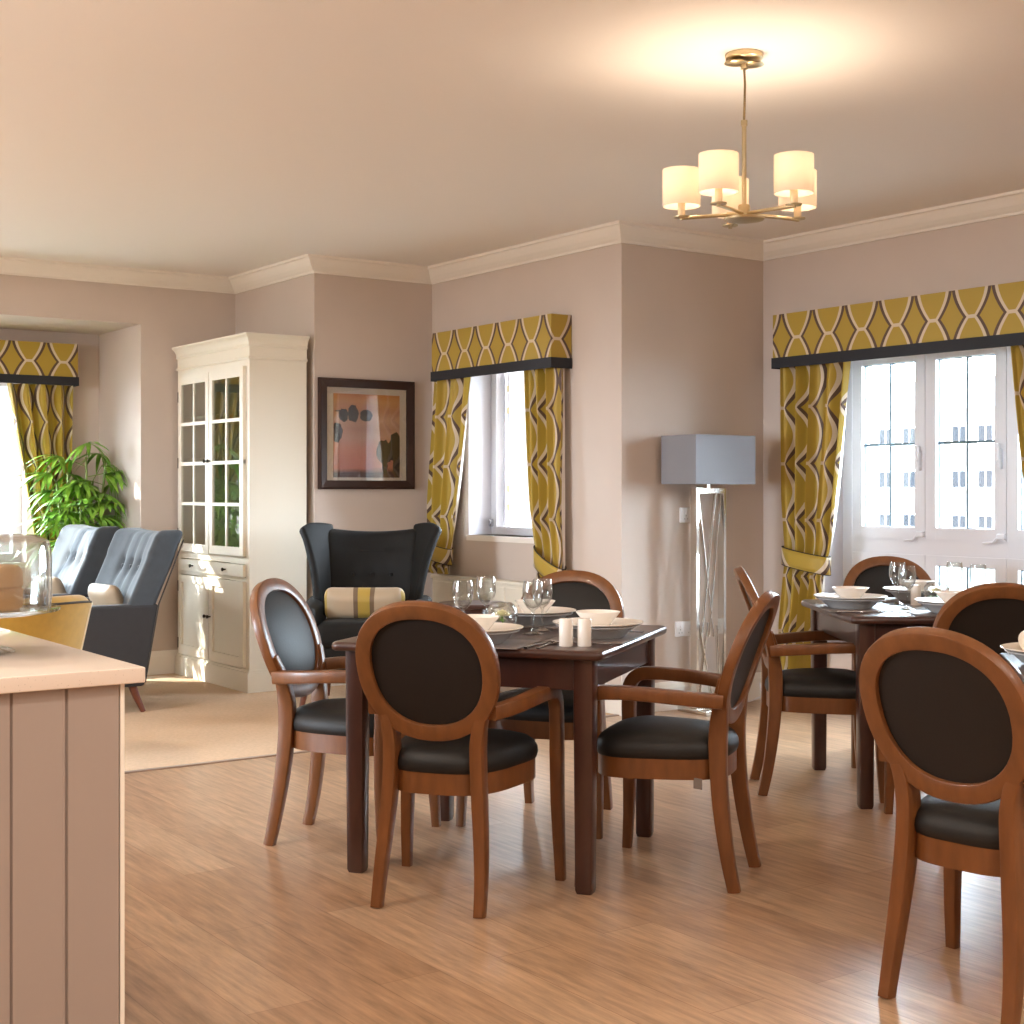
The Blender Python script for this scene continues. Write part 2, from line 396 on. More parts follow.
# window_1: wide right-hand window, three casements above low panels
w1 = struct(bpy.data.objects.new('window_1', None)); C.objects.link(w1)
fb = MB(); FX = (6.31, 6.38)
bars(fb, FX, [(5.565, 5.64, SZ0, SZ1), (SY0, SY0+.06, SZ0, SZ1), (SY0, SY1, .88, .98), (SY0, SY1, SZ0, SZ0+.05), (SY0, SY1, 2.0, SZ1)])
for k in range(1, 3): bars(fb, FX, [(5.552-.512*k, 5.610-.512*k, SZ0, SZ1)])
fb.build('frame', 'upvc', w1)
for k in range(3):
    o = -.512*k; a, c = 5.55+o, 5.041+o
    for (z0, z1, nm) in ((.972, 1.998, 'sash'), (.415, .888, 'lower_sash')):
        g0, g1 = z0+.065, z1-.055; s = MB()
        bars(s, (6.295, 6.365), [(a-.068, a, z0, z1), (c, c+.068, z0, z1), (c, a, z0, g0), (c, a, g1, z1)])
        so = s.build(nm, 'upvc', w1)
        if nm == 'lower_sash' and k == 0:
            MB().box((6.325, c+.06, g0-.01), (6.345, a-.06, g1+.01)).build('panel', 'upvc', so)
        else:
            MB().box((6.328, c+.065, g0-.005), (6.334, a-.065, g1+.005)).build('pane', 'pane', so)
            l = MB(); m = (a+c)/2
            l.box((6.318, m-.006, g0), (6.344, m+.006, g1))
            if nm == 'sash': l.box((6.318, c+.07, 1.486), (6.344, a-.07, 1.50))
            for (p, q) in (((c+.064, g0-.004), (c+.074, g1+.004)), ((a-.074, g0-.004), (a-.064, g1+.004)), ((c+.064, g0-.004), (a-.064, g0+.005)), ((c+.064, g1-.005), (a-.064, g1+.004))): l.box((6.322, p[0], p[1]), (6.340, q[0], q[1]))
            l.build('glazing_bar', 'lead', so)
        if nm == 'sash':
            h = MB(); h.rbox((6.283, c+.03, 1.40), (.03, .022, .11), .008); h.rbox((6.272, c+.03, 1.435), (.022, .02, .09), .008)
            h.build('handle', 'upvc', so)
            h = MB(); h.rbox((6.285, c+.02, 1.0), (.03, .05, .03), .008); h.tube([(6.28, c+.04, 1.0), (6.27, c+.06, .97), (6.27, c+.12, .965)], .006); h.build('window_stay', 'upvc', so)
b = MB(); b.box((X6-.03, SY0-.02, SZ0-.03), (6.31, SY1+.02, SZ0)); struct(b.build('trim_3', 'trim'))
b = MB()
b.box((X6+.002, SY1-.006, SZ0), (6.31, SY1, SZ1)); b.box((X6+.002, SY0, SZ0), (6.31, SY0+.006, SZ1)); b.box((X6+.002, SY0, SZ1-.006), (6.31, SY1, SZ1))
struct(b.build('trim_4', 'reveal'))
# window_2: narrow window in a deep reveal, left casement standing open
w2 = struct(bpy.data.objects.new('window_2', None)); C.objects.link(w2)
fb = MB(); bars(fb, (5.215, 5.285), [(7.555, RY1, RZ0, RZ1), (RY0, RY0+.06, RZ0, RZ1), (RY0, RY1, RZ0, RZ0+.05), (RY0, RY1, RZ1-.06, RZ1), (7.13, 7.17, RZ0, RZ1)])
fb.build('frame', 'upvc', w2)
s = MB(); bars(s, (5.205, 5.265), [(6.79, 6.84, 1.005, 1.99), (7.08, 7.13, 1.005, 1.99), (6.79, 7.13, 1.005, 1.06), (6.79, 7.13, 1.93, 1.99)])
so = s.build('sash', 'upvc', w2); MB().box((5.23, 6.83, 1.05), (5.236, 7.09, 1.94)).build('pane', 'pane', so)
s = MB()      # open sash in local coords: hinge at origin, leaf along +x
s.box((0, -.03, 0), (.06, .03, .98)); s.box((.34, -.03, 0), (.40, .03, .98)); s.box((0, -.03, 0), (.40, .03, .055)); s.box((0, -.03, .925), (.40, .03, .98))
so = s.build('sash', 'upvc', w2); so.location = (5.29, 7.53, 1.008); so.rotation_euler = (0, 0, math.radians(-19))
MB().box((.05, -.003, .05), (.35, .003, .93)).build('pane', 'pane', so)
h = MB(); h.rbox((.372, -.045, .45), (.02, .03, .04), .006); h.tube([(.372, -.055, .45), (.33, -.06, .45), (.29, -.06, .452)], .007); h.build('handle', 'steel', so)
h = MB()
for z in (.10, .22, .72, .86): h.box((-.02, -.036, z), (-.004, -.028, z+.04)); 
h.build('hinge', 'brass', so)
h = MB(); h.rbox((5.205, 7.60, 1.03), (.03, .03, .05), .01); h.tube([(5.2, 7.6, 1.04), (5.18, 7.58, 1.05), (5.18, 7.56, 1.03)], .008); h.build('window_stay', 'steel', w2)
b = MB(); b.box((X4-.012, RY0-.01, RZ0-.035), (5.215, RY1+.005, RZ0)); struct(b.build('trim_5', 'trim'))
b = MB(); b.box((X4+.002, RY1-.004, RZ0), (5.215, RY1, RZ1)); b.box((X4+.002, RY0, RZ0), (5.215, RY0+.004, RZ1)); b.box((X4+.002, RY0, RZ1-.004), (5.215, RY1, RZ1)); struct(b.build('trim_6', 'reveal'))
# window_3: bay window
w3 = struct(bpy.data.objects.new('window_3', None)); C.objects.link(w3)
fb = MB(); Yf = (AY+.12, AY+.19)
for (x0, x1, z0, z1) in [(WX0, WX0+.06, WZ0, WZ1), (WX1-.06, WX1, WZ0, WZ1), (WX0, WX1, WZ0, WZ0+.06), (WX0, WX1, WZ1-.06, WZ1), (1.80, 1.85, WZ0, WZ1), (2.38, 2.43, WZ0, WZ1)]:
    fb.box((x0, Yf[0], z0), (x1, Yf[1], z1))
fb.build('frame', 'upvc', w3)
for (x0, x1) in ((WX0+.06, 1.80), (1.85, 2.38), (2.43, WX1-.06)):
    MB().box((x0, AY+.15, WZ0+.06), (x1, AY+.156, WZ1-.06)).build('pane', 'pane', w3)
b = MB(); b.box((WX0-.02, AY-.03, WZ0-.035), (WX1+.02, AY+.12, WZ0)); struct(b.build('trim_7', 'trim'))

# ------------------------------------------------------------------ pelmets and curtains
def frame_matrix(origin, along, out):
    a, o = Vector(along), Vector(out); z = Vector((0, 0, 1))
    return Matrix(((a.x, o.x, z.x, origin[0]), (a.y, o.y, z.y, origin[1]), (a.z, o.z, z.z, origin[2]), (0, 0, 0, 1)))
# local frame of a dressing: s along wall, n out from wall, z up
def pelmet(name, label, s0, s1, mw, depth=.15, z0=1.937, z1=2.245, ph=0., band=.058):
    th = thing(name, label, 'pelmet', mw @ Vector(((s0+s1)/2, 0, z0)), 0)
    off = Matrix.Translation(th.location).inverted()
    # fabric covered board: front, two returns, top, as a swept U
    b = MB(); pts = [(s0, .004), (s0, depth), (s1, depth), (s1, .004)]; L = [0]
    for p, q in zip(pts, pts[1:]): L.append(L[-1]+math.hypot(q[0]-p[0], q[1]-p[1]))
    zb = z0+band; v0 = .5*.32-(z1-z0)*.5-.0
    for i in range(3):
        p, q = pts[i], pts[i+1]
        b.grid(lambda u, v, p=p, q=q: mw @ Vector((p[0]+(q[0]-p[0])*u, p[1]+(q[1]-p[1])*u, zb+(z1-zb)*v)), 2, 1,
               smooth=False, uvf=lambda u, v, i=i: (ph+L[i]+(L[i+1]-L[i])*u, (zb+(z1-zb)*v)-(zb+(z1-zb)*.44)+.16))
    o = len(b.v)
    b.add([mw @ Vector((x, y, z1)) for x, y in pts], [(0, 1, 2, 3)])
    b.uv.update({o+i: (.12, .05) for i in range(4)})
    b.xf(off); ob = b.build('fabric_board', 'ogee', th)
    t = MB(); d = .006
    for (p, q) in (((s0-d, .004), (s0, depth+d)), ((s0-d, depth), (s1+d, depth+d)), ((s1, .004), (s1+d, depth+d))):
        t.box((p[0], p[1], z0), (q[0], q[1], zb+.003))
    t.xf(mw); t.xf(off); t.build('trim_band', 'band', th)
    return th
def curtain(name, label, mw, top, tie, foot, ztop=1.95, ztie=.84, zbot=.02, nf=6, W=1.15, amp=.03, n0=.085, u0=0., tieband=True, flat=False, tb_drop=.10, pw=1.6):
    """top/tie/foot: (s_inner, s_outer). Gathered at the tie height."""
    th = thing(name, label, 'curtain', mw @ Vector(((foot[0]+foot[1])/2, n0, 0)), 0)
    off = Matrix.Translation(th.location).inverted(); b = MB(); nu, nv = 120, 60
    def edge(z):
        if z >= ztie:
            k = (z-ztie)/(ztop-ztie); k2 = k**(1/pw) if True else k
            e = [tie[i]+(top[i]-tie[i])*(k if i == 1 else k2) for i in (0, 1)]
        else:
            k = (ztie-z)/(ztie-zbot); k = k**.6
            e = [tie[i]+(foot[i]-tie[i])*k for i in (0, 1)]
        return e
    def pos(u, v):
        z = ztop+(zbot-ztop)*v; e = edge(z); w = abs(e[1]-e[0])
        gat = max(.0, 1-abs(z-ztie)/.35)
        a = amp*(1-.45*gat)
        ph = 2*PI*nf*u
        n = n0+a*sin(ph+.3*sin(3.1*v+5*u))+a*.35*sin(2.3*ph+2*v)-.012*gat
        s = e[0]+(e[1]-e[0])*(u+.028*sin(ph*1.0+1.2)*(1-.5*gat))
        return mw @ Vector((s, n, z))
    b.grid(pos, nu, nv, uvf=lambda u, v: (u0+W*u, ztop+(zbot-ztop)*v+.05))
    b.xf(off); b.build('drape', 'ogee', th)
    l = MB(); sh = mw.to_3x3() @ Vector((0, -.010, 0))
    l.grid(lambda u, v: pos(.004+.992*u, .002+.996*v)+sh, nu, nv); l.xf(off); l.build('lining', 'lining', th)
    if tieband:
        t = MB(); c0, c1 = tie[0], tie[1]; mid = (c0+c1)/2; hw = abs(c1-c0)/2+.018; sg = 1 if c1 > c0 else -1
        def band(u, v):
            a = 2*PI*u; zz = ztie+.055-.11*v + sg*0 + tb_drop*(-.5*cos(a))*1.0*(1 if True else 1)
            return mw @ Vector((mid+sg*hw*cos(a+PI), n0+(.052)*sin(a)*-1, zz+tb_drop*.5*(-cos(a+PI))*0))
        def band2(u, v):
            a = 2*PI*u
            s = mid-sg*hw*cos(a)
            return mw @ Vector((s, n0-.005+.056*sin(a), ztie+.05-.10*v+tb_drop*.5*(-cos(a))))
        t.grid(band2, 40, 4, uvf=lambda u, v: (u*.42+.02, .1*v+.03)); t.xf(off)
        t.build('tieback', 'ogee', th, solid=.006)
        k = MB()
        for v in (0, 1): k.tube([band2(i/40, v) for i in range(40)], .004, 6, closed=True)
        k.xf(off); k.build('tieback_piping', 'darkpipe', th)
    return th
# right window: s runs along -Y from the corner, n towards -X
mR = frame_matrix((X6, Y5, 0), (0, -1, 0), (-1, 0, 0))
pelmet('pelmet', 'yellow patterned pelmet with black lower band over the wide right-hand window', .225, 2.30, mR, ph=.02)
curtain('curtain', 'yellow patterned curtain tied back between grey lamp and wide right window', mR, (.765, .235), (.575, .255), (.52, .22), ztie=.84, u0=.0587, tb_drop=.05, nf=4.5, W=1.0575, amp=.036)
curtain('curtain', 'yellow patterned curtain cut off by the right edge of the photo', mR, (1.76, 2.25), (1.95, 2.20), (1.93, 2.22), ztie=.84, u0=.0587, nf=4, W=.94)
# narrow window: s along -Y from W3 corner, n towards -X
mN = frame_matrix((X4, Y3, 0), (0, -1, 0), (-1, 0, 0))
pelmet('pelmet', 'yellow patterned pelmet with black lower band over the narrow window', .235, 1.515, mN, ph=.06)
curtain('curtain', 'yellow patterned curtain tied back left of narrow window, behind wing chair', mN, (.60, .15), (.33, .075), (.34, .09), ztie=.84, zbot=.70, u0=.0587, nf=3, W=.705, tb_drop=.06)
curtain('curtain', 'yellow patterned curtain tied back right of the narrow window', mN, (1.18, 1.50), (1.29, 1.525), (1.27, 1.51), ztie=.80, zbot=.70, u0=.0587, nf=3, W=.705, tb_drop=-.13)
# bay window: s along +X from bay's right side backwards
mB = frame_matrix((AX, AY, 0), (-1, 0, 0), (0, -1, 0))
pelmet('pelmet', 'yellow patterned pelmet with black lower band in the far left bay', .20, 2.35, mB, z0=1.965, z1=2.255, ph=.105)
curtain('curtain', 'yellow patterned sunlit curtain behind the potted palm in the left bay', mB, (.68, .225), (.47, .24), (.45, .23), ztop=1.97, ztie=.85, u0=.0587, tb_drop=.05, pw=1.1, nf=4, W=.94)

# ------------------------------------------------------------------ dining chair
def chair_proto():
    th = thing('dining_chair', '', 'chair')
    yb = lambda z: -.184-.138*max(0., (z-.5)/.42)**1.5
    # oval hoop
    pts = []; refs = []; n = 56
    for i in range(n):
        a = 2*PI*i/n; sx = cos(a); sz = sin(a); e = 2/2.25
        x = .198*math.copysign(abs(sx)**e, sx)*(1+.05*sz); z = .708+.186*math.copysign(abs(sz)**e, sz)
        pts.append((x, yb(z), z)); dz = .01; t = Vector((0, yb(z+dz)-yb(z-dz), 2*dz)).normalized()
        refs.append(Vector((0, t.z, -t.y)))
    MB().sweep(pts, (.048, .034), refs, closed=True, cham=.14).build('back_frame', 'wood', th, sharp=25)
    def oval(front):
        b = MB(); vs = []; fs = []; R = 8; S = 48
        vs.append(None)
        for r in range(1, R+1):
            for i in range(S):
                a = 2*PI*i/S; sx, sz = cos(a), sin(a); e = 2/2.25; k = r/R
                x = k*.188*math.copysign(abs(sx)**e, sx)*(1+.05*sz); z = .708+k*.172*math.copysign(abs(sz)**e, sz)
                bul = (1-k**3)*(.022 if front else -.004)+(.003 if front else -.003)
                vs.append((x, yb(z)+bul, z))
        vs[0] = (0, yb(.708)+(.025 if front else -.007), .708)
        for i in range(S):
            j = (i+1) % S; fs.append((0, 1+i, 1+j))
            for r in range(R-1): fs.append((1+r*S+i, 1+(r+1)*S+i, 1+(r+1)*S+j, 1+r*S+j))
        return b.add(vs, fs, 0, True)
    oval(True).build('back_pad', 'vinyl', th); oval(False).build('back_panel', 'panel', th)
    # rear legs: foot sweeps forward to the seat then up into the hoop
    for s in (-1, 1):
        P = []; S = []
        ctrl = [(.1625, -.2335, 0), (.160, -.212, .10), (.152, -.193, .22), (.143, -.181, .34), (.138, -.177, .44), (.139, -.179, .50), (.150, -.186, .56), (.171, -.194, .61), (.190, -.208, .66)]
        for i in range(len(ctrl)-1):
            p0, p1, p2, p3 = [Vector(ctrl[max(0, min(len(ctrl)-1, i+d))]) for d in (-1, 0, 1, 2)]
            for k in range(4):
                t = k/4; P.append(.5*((2*p1)+(-p0+p2)*t+(2*p0-5*p1+4*p2-p3)*t*t+(-p0+3*p1-3*p2+p3)*t**3))
        P.append(Vector(ctrl[-1])); P = [(s*p.x, p.y, p.z) for p in P]
        for p in P:
            z = p[2]; k = min(1, z/.45); w = .030+.010*min(1, z/.3); h = .038+.018*k
            if z > .5: w = .040-.012*(z-.5)/.16; h = .056-.022*(z-.5)/.16
            S.append((h, w))
        MB().sweep(P, S, (1, 0, 0), cham=.14).build('leg', 'wood', th, sharp=25)
        P = [(s*.265, .2335, 0), (s*.262, .226, .12), (s*.258, .222, .25), (s*.256, .222, .42)]
        MB().sweep(P, [(.030, .030), (.036, .034), (.042, .038), (.046, .040)], (1, 0, 0), cham=.14).build('leg', 'wood', th, sharp=25)
        P = [(s*.256, .222, .40), (s*.255, .224, .48), (s*.254, .223, .545)]
        for k in range(1, 7):
            a = PI/2*k/6; P.append((s*(.254-.002*k/6), .223-.065*(1-cos(a)), .545+.065*sin(a)))
        P += [(s*.250, .10, .611), (s*.243, .02, .608), (s*.232, -.06, .602), (s*.214, -.135, .596), (s*.188, -.200, .590)]
        n = len(P); S = [(.046, .040)]*3+[(.045, .042)]*6+[(.042, .046)]*3+[(.044, .042), (.044, .034)]
        MB().sweep(P, S, (1, 0, 0), cham=.16).build('armrest', 'wood', th, sharp=25)
    def outline(k, n=44):
        o = []
        for i in range(n):
            a = 2*PI*i/n; c, d = cos(a), sin(a); e = 2/3.4
            yy = math.copysign(abs(d)**e, d); xx = math.copysign(abs(c)**e, c)
            o.append((xx*(.203+.042*yy)*k, .014+.215*yy*k))
        return o
    b = MB(); vs = []; fs = []; lv = [(.398, .955), (.404, .99), (.42, 1.01), (.438, 1.0), (.456, .955), (.470, .87), (.480, .72), (.487, .5), (.491, .25)]
    for z, k in lv: vs += [(x, y, z) for x, y in outline(k)]
    n = 44
    for r in range(len(lv)-1):
        for i in range(n): j = (i+1) % n; fs.append((r*n+i, r*n+j, (r+1)*n+j, (r+1)*n+i))
    fs += [tuple(reversed(range(n))), tuple((len(lv)-1)*n+i for i in range(n))]
    b.add(vs, fs, 0, True); b.build('seat', 'vinyl', th, sharp=60)
    b = MB(); b.prism(outline(.975), .338, .402, smooth=True); b.build('seat_rail', 'wood', th, sharp=50)
    return th
ch0 = chair_proto(); G = 'oval-back dining armchairs'
CH = [((2.413, 3.713), -.947, 'oval-back dining chair with its back to the viewer at the nearest middle table'),
      ((2.468, 4.494), -2.47, 'oval-back dining chair on the left side of the middle table, nearest the white cabinet'),
      ((3.109, 3.492), .594, 'oval-back dining chair on the right side of the middle table, seen side on'),
      ((3.237, 4.339), -4.116, 'oval-back dining chair on the far side of the middle table, facing the viewer'),
      ((4.471, 4.144), -2.256, 'oval-back dining chair side on at the right-hand table, nearest the grey floor lamp'),
      ((5.290, 4.368), -3.777, 'oval-back dining chair facing the viewer before the wide window'),
      ((4.418, 3.307), -.645, 'oval-back dining chair with its back to the viewer at the right-hand table'),
      ((3.018, 2.196), -1.460, 'large oval-back dining chair in the right foreground, turned to the cropped table')]
for i, ((x, y), rz, lb) in enumerate(CH):
    if i == 0: ch0.location = (x, y, 0); ch0.rotation_euler = (0, 0, rz); ch0['label'] = lb; ch0['group'] = G
    else: dup(ch0, (x, y, 0), rz, lb, G)
ct = MB().box((-.016, -.001, .312), (.016, .001, .345)).build('care_tag', pbr('tag', (130, 120, 114), .6), [o for o in C.objects if o.name == 'dining_chair.002'][0])
ct.location = (-.17, -.12, 0); ct.rotation_euler = (0, 0, 1.2)

# ------------------------------------------------------------------ tables
def square_table():
    th = thing('dining_table', '', 'table')
    def rr(w, r, n=5):
        o = []
        for (sx, sy, a0) in ((1, 1, 0), (-1, 1, PI/2), (-1, -1, PI), (1, -1, 1.5*PI)):
            for k in range(n+1): a = a0+PI/2*k/n; o.append((sx*(w-r)+r*cos(a), sy*(w-r)+r*sin(a)))
        return o
    b = MB(); vs = []; fs = []; lv = [(.722, .448), (.727, .453), (.736, .455), (.745, .453), (.75, .447)]
    for z, w in lv: vs += [(x, y, z) for x, y in rr(w, .025)]
    n = 24
    for r in range(len(lv)-1):
        for i in range(n): j = (i+1) % n; fs.append((r*n+i, r*n+j, (r+1)*n+j, (r+1)*n+i))
    fs += [tuple(reversed(range(n))), tuple((len(lv)-1)*n+i for i in range(n))]
    b.add(vs, fs, 0, True); b.build('tabletop', 'dark', th, sharp=50)
    b = MB()
    for (a, c) in (((-.36, -.405, .625), (.36, -.385, .722)), ((-.36, .385, .625), (.36, .405, .722)), ((-.405, -.36, .625), (-.385, .36, .722)), ((.385, -.36, .625), (.405, .36, .722))): b.box(a, c)
    b.build('apron', 'dark', th)
    for sx in (-1, 1):
        for sy in (-1, 1):
            MB().sweep([(sx*.385, sy*.385, z) for z in (0, .012, .4, .722)], [(.048, .048), (.056, .056), (.062, .062), (.066, .066)], (1, 0, 0), cham=.16).build('leg', 'dark', th)
    return th
t0 = square_table(); t0.location = (2.817, 4.010, 0); t0.rotation_euler = (0, 0, -.946)
t0['label'] = 'dark square dining table in the middle, laid for four people'
dup(t0, (4.884, 3.872, 0), -.595, 'dark square dining table on the right, laid before the wide window')
from math import atan2
A_, B_ = Vector((.57697, .81677)), Vector((.81677, -.57697))     # unit directions used to note the third table's axes
q = -.22*A_+.975*B_
c3t = 1.82*B_+3.775*A_
th = thing('dining_table', 'dark dining table on a flat-footed trestle, cropped by the right edge', 'table', (c3t.x, c3t.y, 0), atan2(q.y, q.x))
b = MB(); b.rbox((0, 0, .736), (.93, .93, .028), .012); b.build('tabletop', 'dark', th)
for s in (-1, 1):
    b = MB(); b.rbox((0, s*.11, .016), (.90, .10, .032), .006); b.build('foot', 'dark', th)
    b = MB(); b.box((-.04, s*.11-.03, .03), (.04, s*.11+.03, .724)); b.build('leg', 'dark', th)
b = MB(); b.box((-.34, -.03, .66), (.34, .03, .722)); b.box((-.03, -.09, .66), (.03, .09, .70)); b.build('stretcher', 'dark', th)

# ------------------------------------------------------------------ tableware
def lathe_thing(name, prof, mat, seg=40):
    return MB().lathe(prof, seg).build(name, mat)
pl0 = lathe_thing('dinner_plate', [(0, 0), (.085, 0), (.09, .004), (.135, .017), (.15, .022), (.151, .0245), (.149, .0255), (.135, .021), (.09, .009), (0, .008)], 'china', 48)
sp0 = lathe_thing('soup_plate', [(0, 0), (.085, 0), (.092, .006), (.118, .030), (.138, .037), (.1395, .040), (.137, .0415), (.116, .035), (.088, .011), (0, .010)], 'shaded_china', 48)
bo0 = lathe_thing('bowl', [(0, 0), (.035, 0), (.04, .005), (.060, .03), (.074, .047), (.0745, .049), (.072, .0495), (.058, .033), (.036, .01), (0, .009)], 'china', 40)
gl0 = lathe_thing('wine_glass', [(0, .0), (.034, .0), (.035, .002), (.02, .006), (.006, .012), (.004, .03), (.004, .072), (.007, .08), (.022, .092), (.032, .108), (.036, .128), (.0355, .15), (.032, .175), (.031, .18), (.030, .1795), (.033, .15), (.034, .128), (.030, .109), (.02, .095), (0, .086)], 'glass', 32)
def place_mat_mesh():
    b = MB(); b.rbox((0, 0, .002), (.36, .26, .004), .002, 2); return b
pm0 = place_mat_mesh().build('placemat', 'mat')
def knife_mesh():
    b = MB(); b.sweep([(0, -.105, .004), (0, -.03, .004), (0, 0, .004), (0, .01, .003), (0, .09, .0025), (.004, .11, .0025)], [(.010, .006), (.013, .006), (.008, .005), (.016, .002), (.018, .002), (.004, .002)], (0, 0, 1)); return b
def fork_mesh():
    b = MB(); b.sweep([(0, -.10, .003), (0, -.04, .003), (0, .03, .004), (0, .045, .004), (0, .06, .003)], [(.013, .003), (.009, .003), (.006, .003), (.018, .003), (.024, .002)], (0, 0, 1))
    for k in range(4): b.sweep([((k-1.5)*.0068, .058, .003), ((k-1.5)*.0068, .08, .005), ((k-1.5)*.006, .10, .009)], (.003, .002), (0, 0, 1))
    return b
def spoon_mesh():
    b = MB(); b.sweep([(0, -.09, .003), (0, -.03, .003), (0, .03, .005), (0, .045, .004), (0, .06, .003), (0, .075, .003), (0, .085, .005)], [(.012, .003), (.008, .003), (.005, .003), (.018, .003), (.03, .003), (.026, .003), (.006, .002)], (0, 0, 1)); return b
kn0 = knife_mesh().build('knife', 'steel'); fk0 = fork_mesh().build('fork', 'steel'); sn0 = spoon_mesh().build('spoon', 'steel')
used = set()
def put(proto, x, y, z, rz, label, cat, group):
    if proto.name in used: o = proto.copy(); C.objects.link(o)
    else: o = proto; used.add(proto.name)
    o.location = (x, y, z); o.rotation_euler = (0, 0, rz); return tag(o, label, cat, group)
ZT = .75
def setting(x, y, rz, where, cutl='kf', bowl=True):
    """rz: heading from the sitter towards the table centre is local +Y"""
    put(pm0, x, y, ZT, rz, 'grey placemat at '+where, 'placemat', 'placemats')
    put(sp0, x, y, ZT+.004, rz, 'deep plate under '+'' +'the stack at '+where, 'plate', 'deep plates')
    put(pl0, x, y, ZT+.0295, rz, 'wide white plate under the bowl at '+where, 'plate', 'dinner plates')
    if bowl: put(bo0, x, y, ZT+.0385, rz, 'small white bowl at '+where, 'bowl', 'white bowls')
    ux, uy = cos(rz), sin(rz); vx, vy = -sin(rz), cos(rz)
    if 'k' in cutl: put(kn0, x+.20*ux, y+.20*uy, ZT, rz, 'steel knife at '+where, 'knife', 'knives')
    if 'f' in cutl: put(fk0, x-.20*ux, y-.20*uy, ZT, rz, 'steel fork at '+where, 'fork', 'forks')
    if 's' in cutl: put(sn0, x+.235*ux, y+.235*uy, ZT, rz, 'steel spoon at '+where, 'spoon', 'spoons')
setting(2.545, 3.80, -.946, "the middle table's near side", 'kfs')
setting(2.974, 3.716, -.946+PI/2, "the middle table's right side, behind the shakers")
setting(3.08, 4.215, -.946+PI, "the middle table's far side")
setting(2.60, 4.27, -.946-PI/2, "the middle table's hidden left side")
setting(4.56, 4.03, -.595-PI/2, "the right table's left corner")
setting(4.705, 3.625, -.595, "the right table's near side")
setting(5.14, 4.156, -.595+PI, "the right table's window side")
setting(5.165, 3.68, -.595+PI/2, "the right table's right side", 'k')
for (x, y, lb) in ((2.69, 4.099, 'left one of the two wine glasses on the left half of the middle table'), (2.889, 4.252, 'right one of the two wine glasses on the left half of the middle table'),
                   (2.87, 3.939, 'front one of the two overlapping wine glasses on the middle table'), (2.971, 4.023, 'rear one of the two overlapping wine glasses on the middle table'),
                   (4.885, 4.055, 'rear one of the two overlapping wine glasses on the right table'), (4.701, 3.854, 'front one of the two overlapping wine glasses on the right table'),
                   (5.10, 3.927, 'wine glass before the low pane, left one of the pair, right table'), (5.014, 3.743, 'wine glass before the low pane, right one of the pair, right table')):
    put(gl0, x, y, ZT, 0, 'clear '+lb if not lb.startswith('wine') else 'clear '+lb, 'wine glass', 'wine glasses')
sh0 = lathe_thing('salt_shaker', [(0, 0), (.0215, 0), (.022, .002), (.022, .082), (.020, .086), (.017, .0865), (.004, .0865), (.003, .084), (0, .084)], 'china', 28)
sh0.name = 'salt_shaker'
put(sh0, 2.735, 3.578, ZT, 0, 'white cylindrical shaker on the middle table, left of the pair', 'shaker', 'salt and pepper shakers')
put(sh0, 2.782, 3.544, ZT, 0, 'white cylindrical shaker on the middle table, right of the pair', 'shaker', 'salt and pepper shakers')
put(sh0, 4.924, 3.99, ZT, 0, 'white cylindrical shaker beside the wine glasses on the right table', 'shaker', 'salt and pepper shakers')
def globe(x, y, lb):
    o = MB().lathe([(0, .0), (.022, 0), (.036, .008), (.05, .028), (.056, .052), (.052, .078), (.04, .096), (.034, .10), (.033, .099), (.05, .077), (.0535, .052), (.048, .03), (.034, .011), (0, .004)], 32).build('glass_globe', 'glass')
    o.location = (x, y, ZT); tag(o, lb, 'bowl vase', 'round glass globes')
    f = thing('flower', 'cream flower inside '+lb, 'flower', (x, y, ZT+.005), 0, 'flowers in globes')
    b = MB()
    for ring, (nn, r, t) in enumerate(((7, .030, .9), (6, .021, .5), (4, .012, .2))):
        for k in range(nn):
            a = 2*PI*k/nn+ring*.4
            def pt(u, v, a=a, r=r, t=t):
                w = .014*sin(PI*min(1, v*.9+.1)); px = (u-.5)*2*w; rr = r*v; z = .03+.02*v*(1-t)+.008*v*v
                return (1.2*(rr*cos(a)-px*sin(a)), 1.2*(rr*sin(a)+px*cos(a)), z+.018)
            b.grid(pt, 3, 4)
    b.build('petals', 'petal', f, solid=.001)
    b = MB(); b.tube([(0, 0, .0), (.004, .0, .025), (0, 0, .05)], .003, 6)
    for k in range(3):
        a = 2.1*k; b.grid(lambda u, v, a=a: ((.04*v)*cos(a)-(u-.5)*.02*sin(PI*v)*sin(a), .04*v*sin(a)+(u-.5)*.02*sin(PI*v)*cos(a), .04-.006*v), 2, 4)
    b.build('stem', 'leaf', f)
globe(2.833, 4.071, 'round glass globe on the middle table')
globe(4.985, 3.93, 'round glass globe on the right table')
# cropped table: dish and napkin
e = Vector((3.50, 2.43))
put(sp0, 3.545, 2.385, ZT, 0, 'deep plate on the cropped table at the right edge', 'plate', 'deep plates')
put(pl0, 3.545, 2.385, ZT+.0255, 0, 'wide white dinner plate on the cropped table at the right edge', 'plate', 'dinner plates')
b = MB(); b.rbox((0, 0, .034), (.20, .15, .066), .033, 5, fn=lambda p: (p.x, p.y, p.z+.008*sin(p.x*30)), sub=4); b.rbox((.03, .0, .072), (.06, .04, .022), .010, 3)
o = b.build('folded_napkin', 'napkin'); o.location = (3.545, 2.385, ZT+.0345); o.rotation_euler = (0, 0, -.9)
tag(o, 'plump folded napkin on a white plate at the right edge', 'napkin')

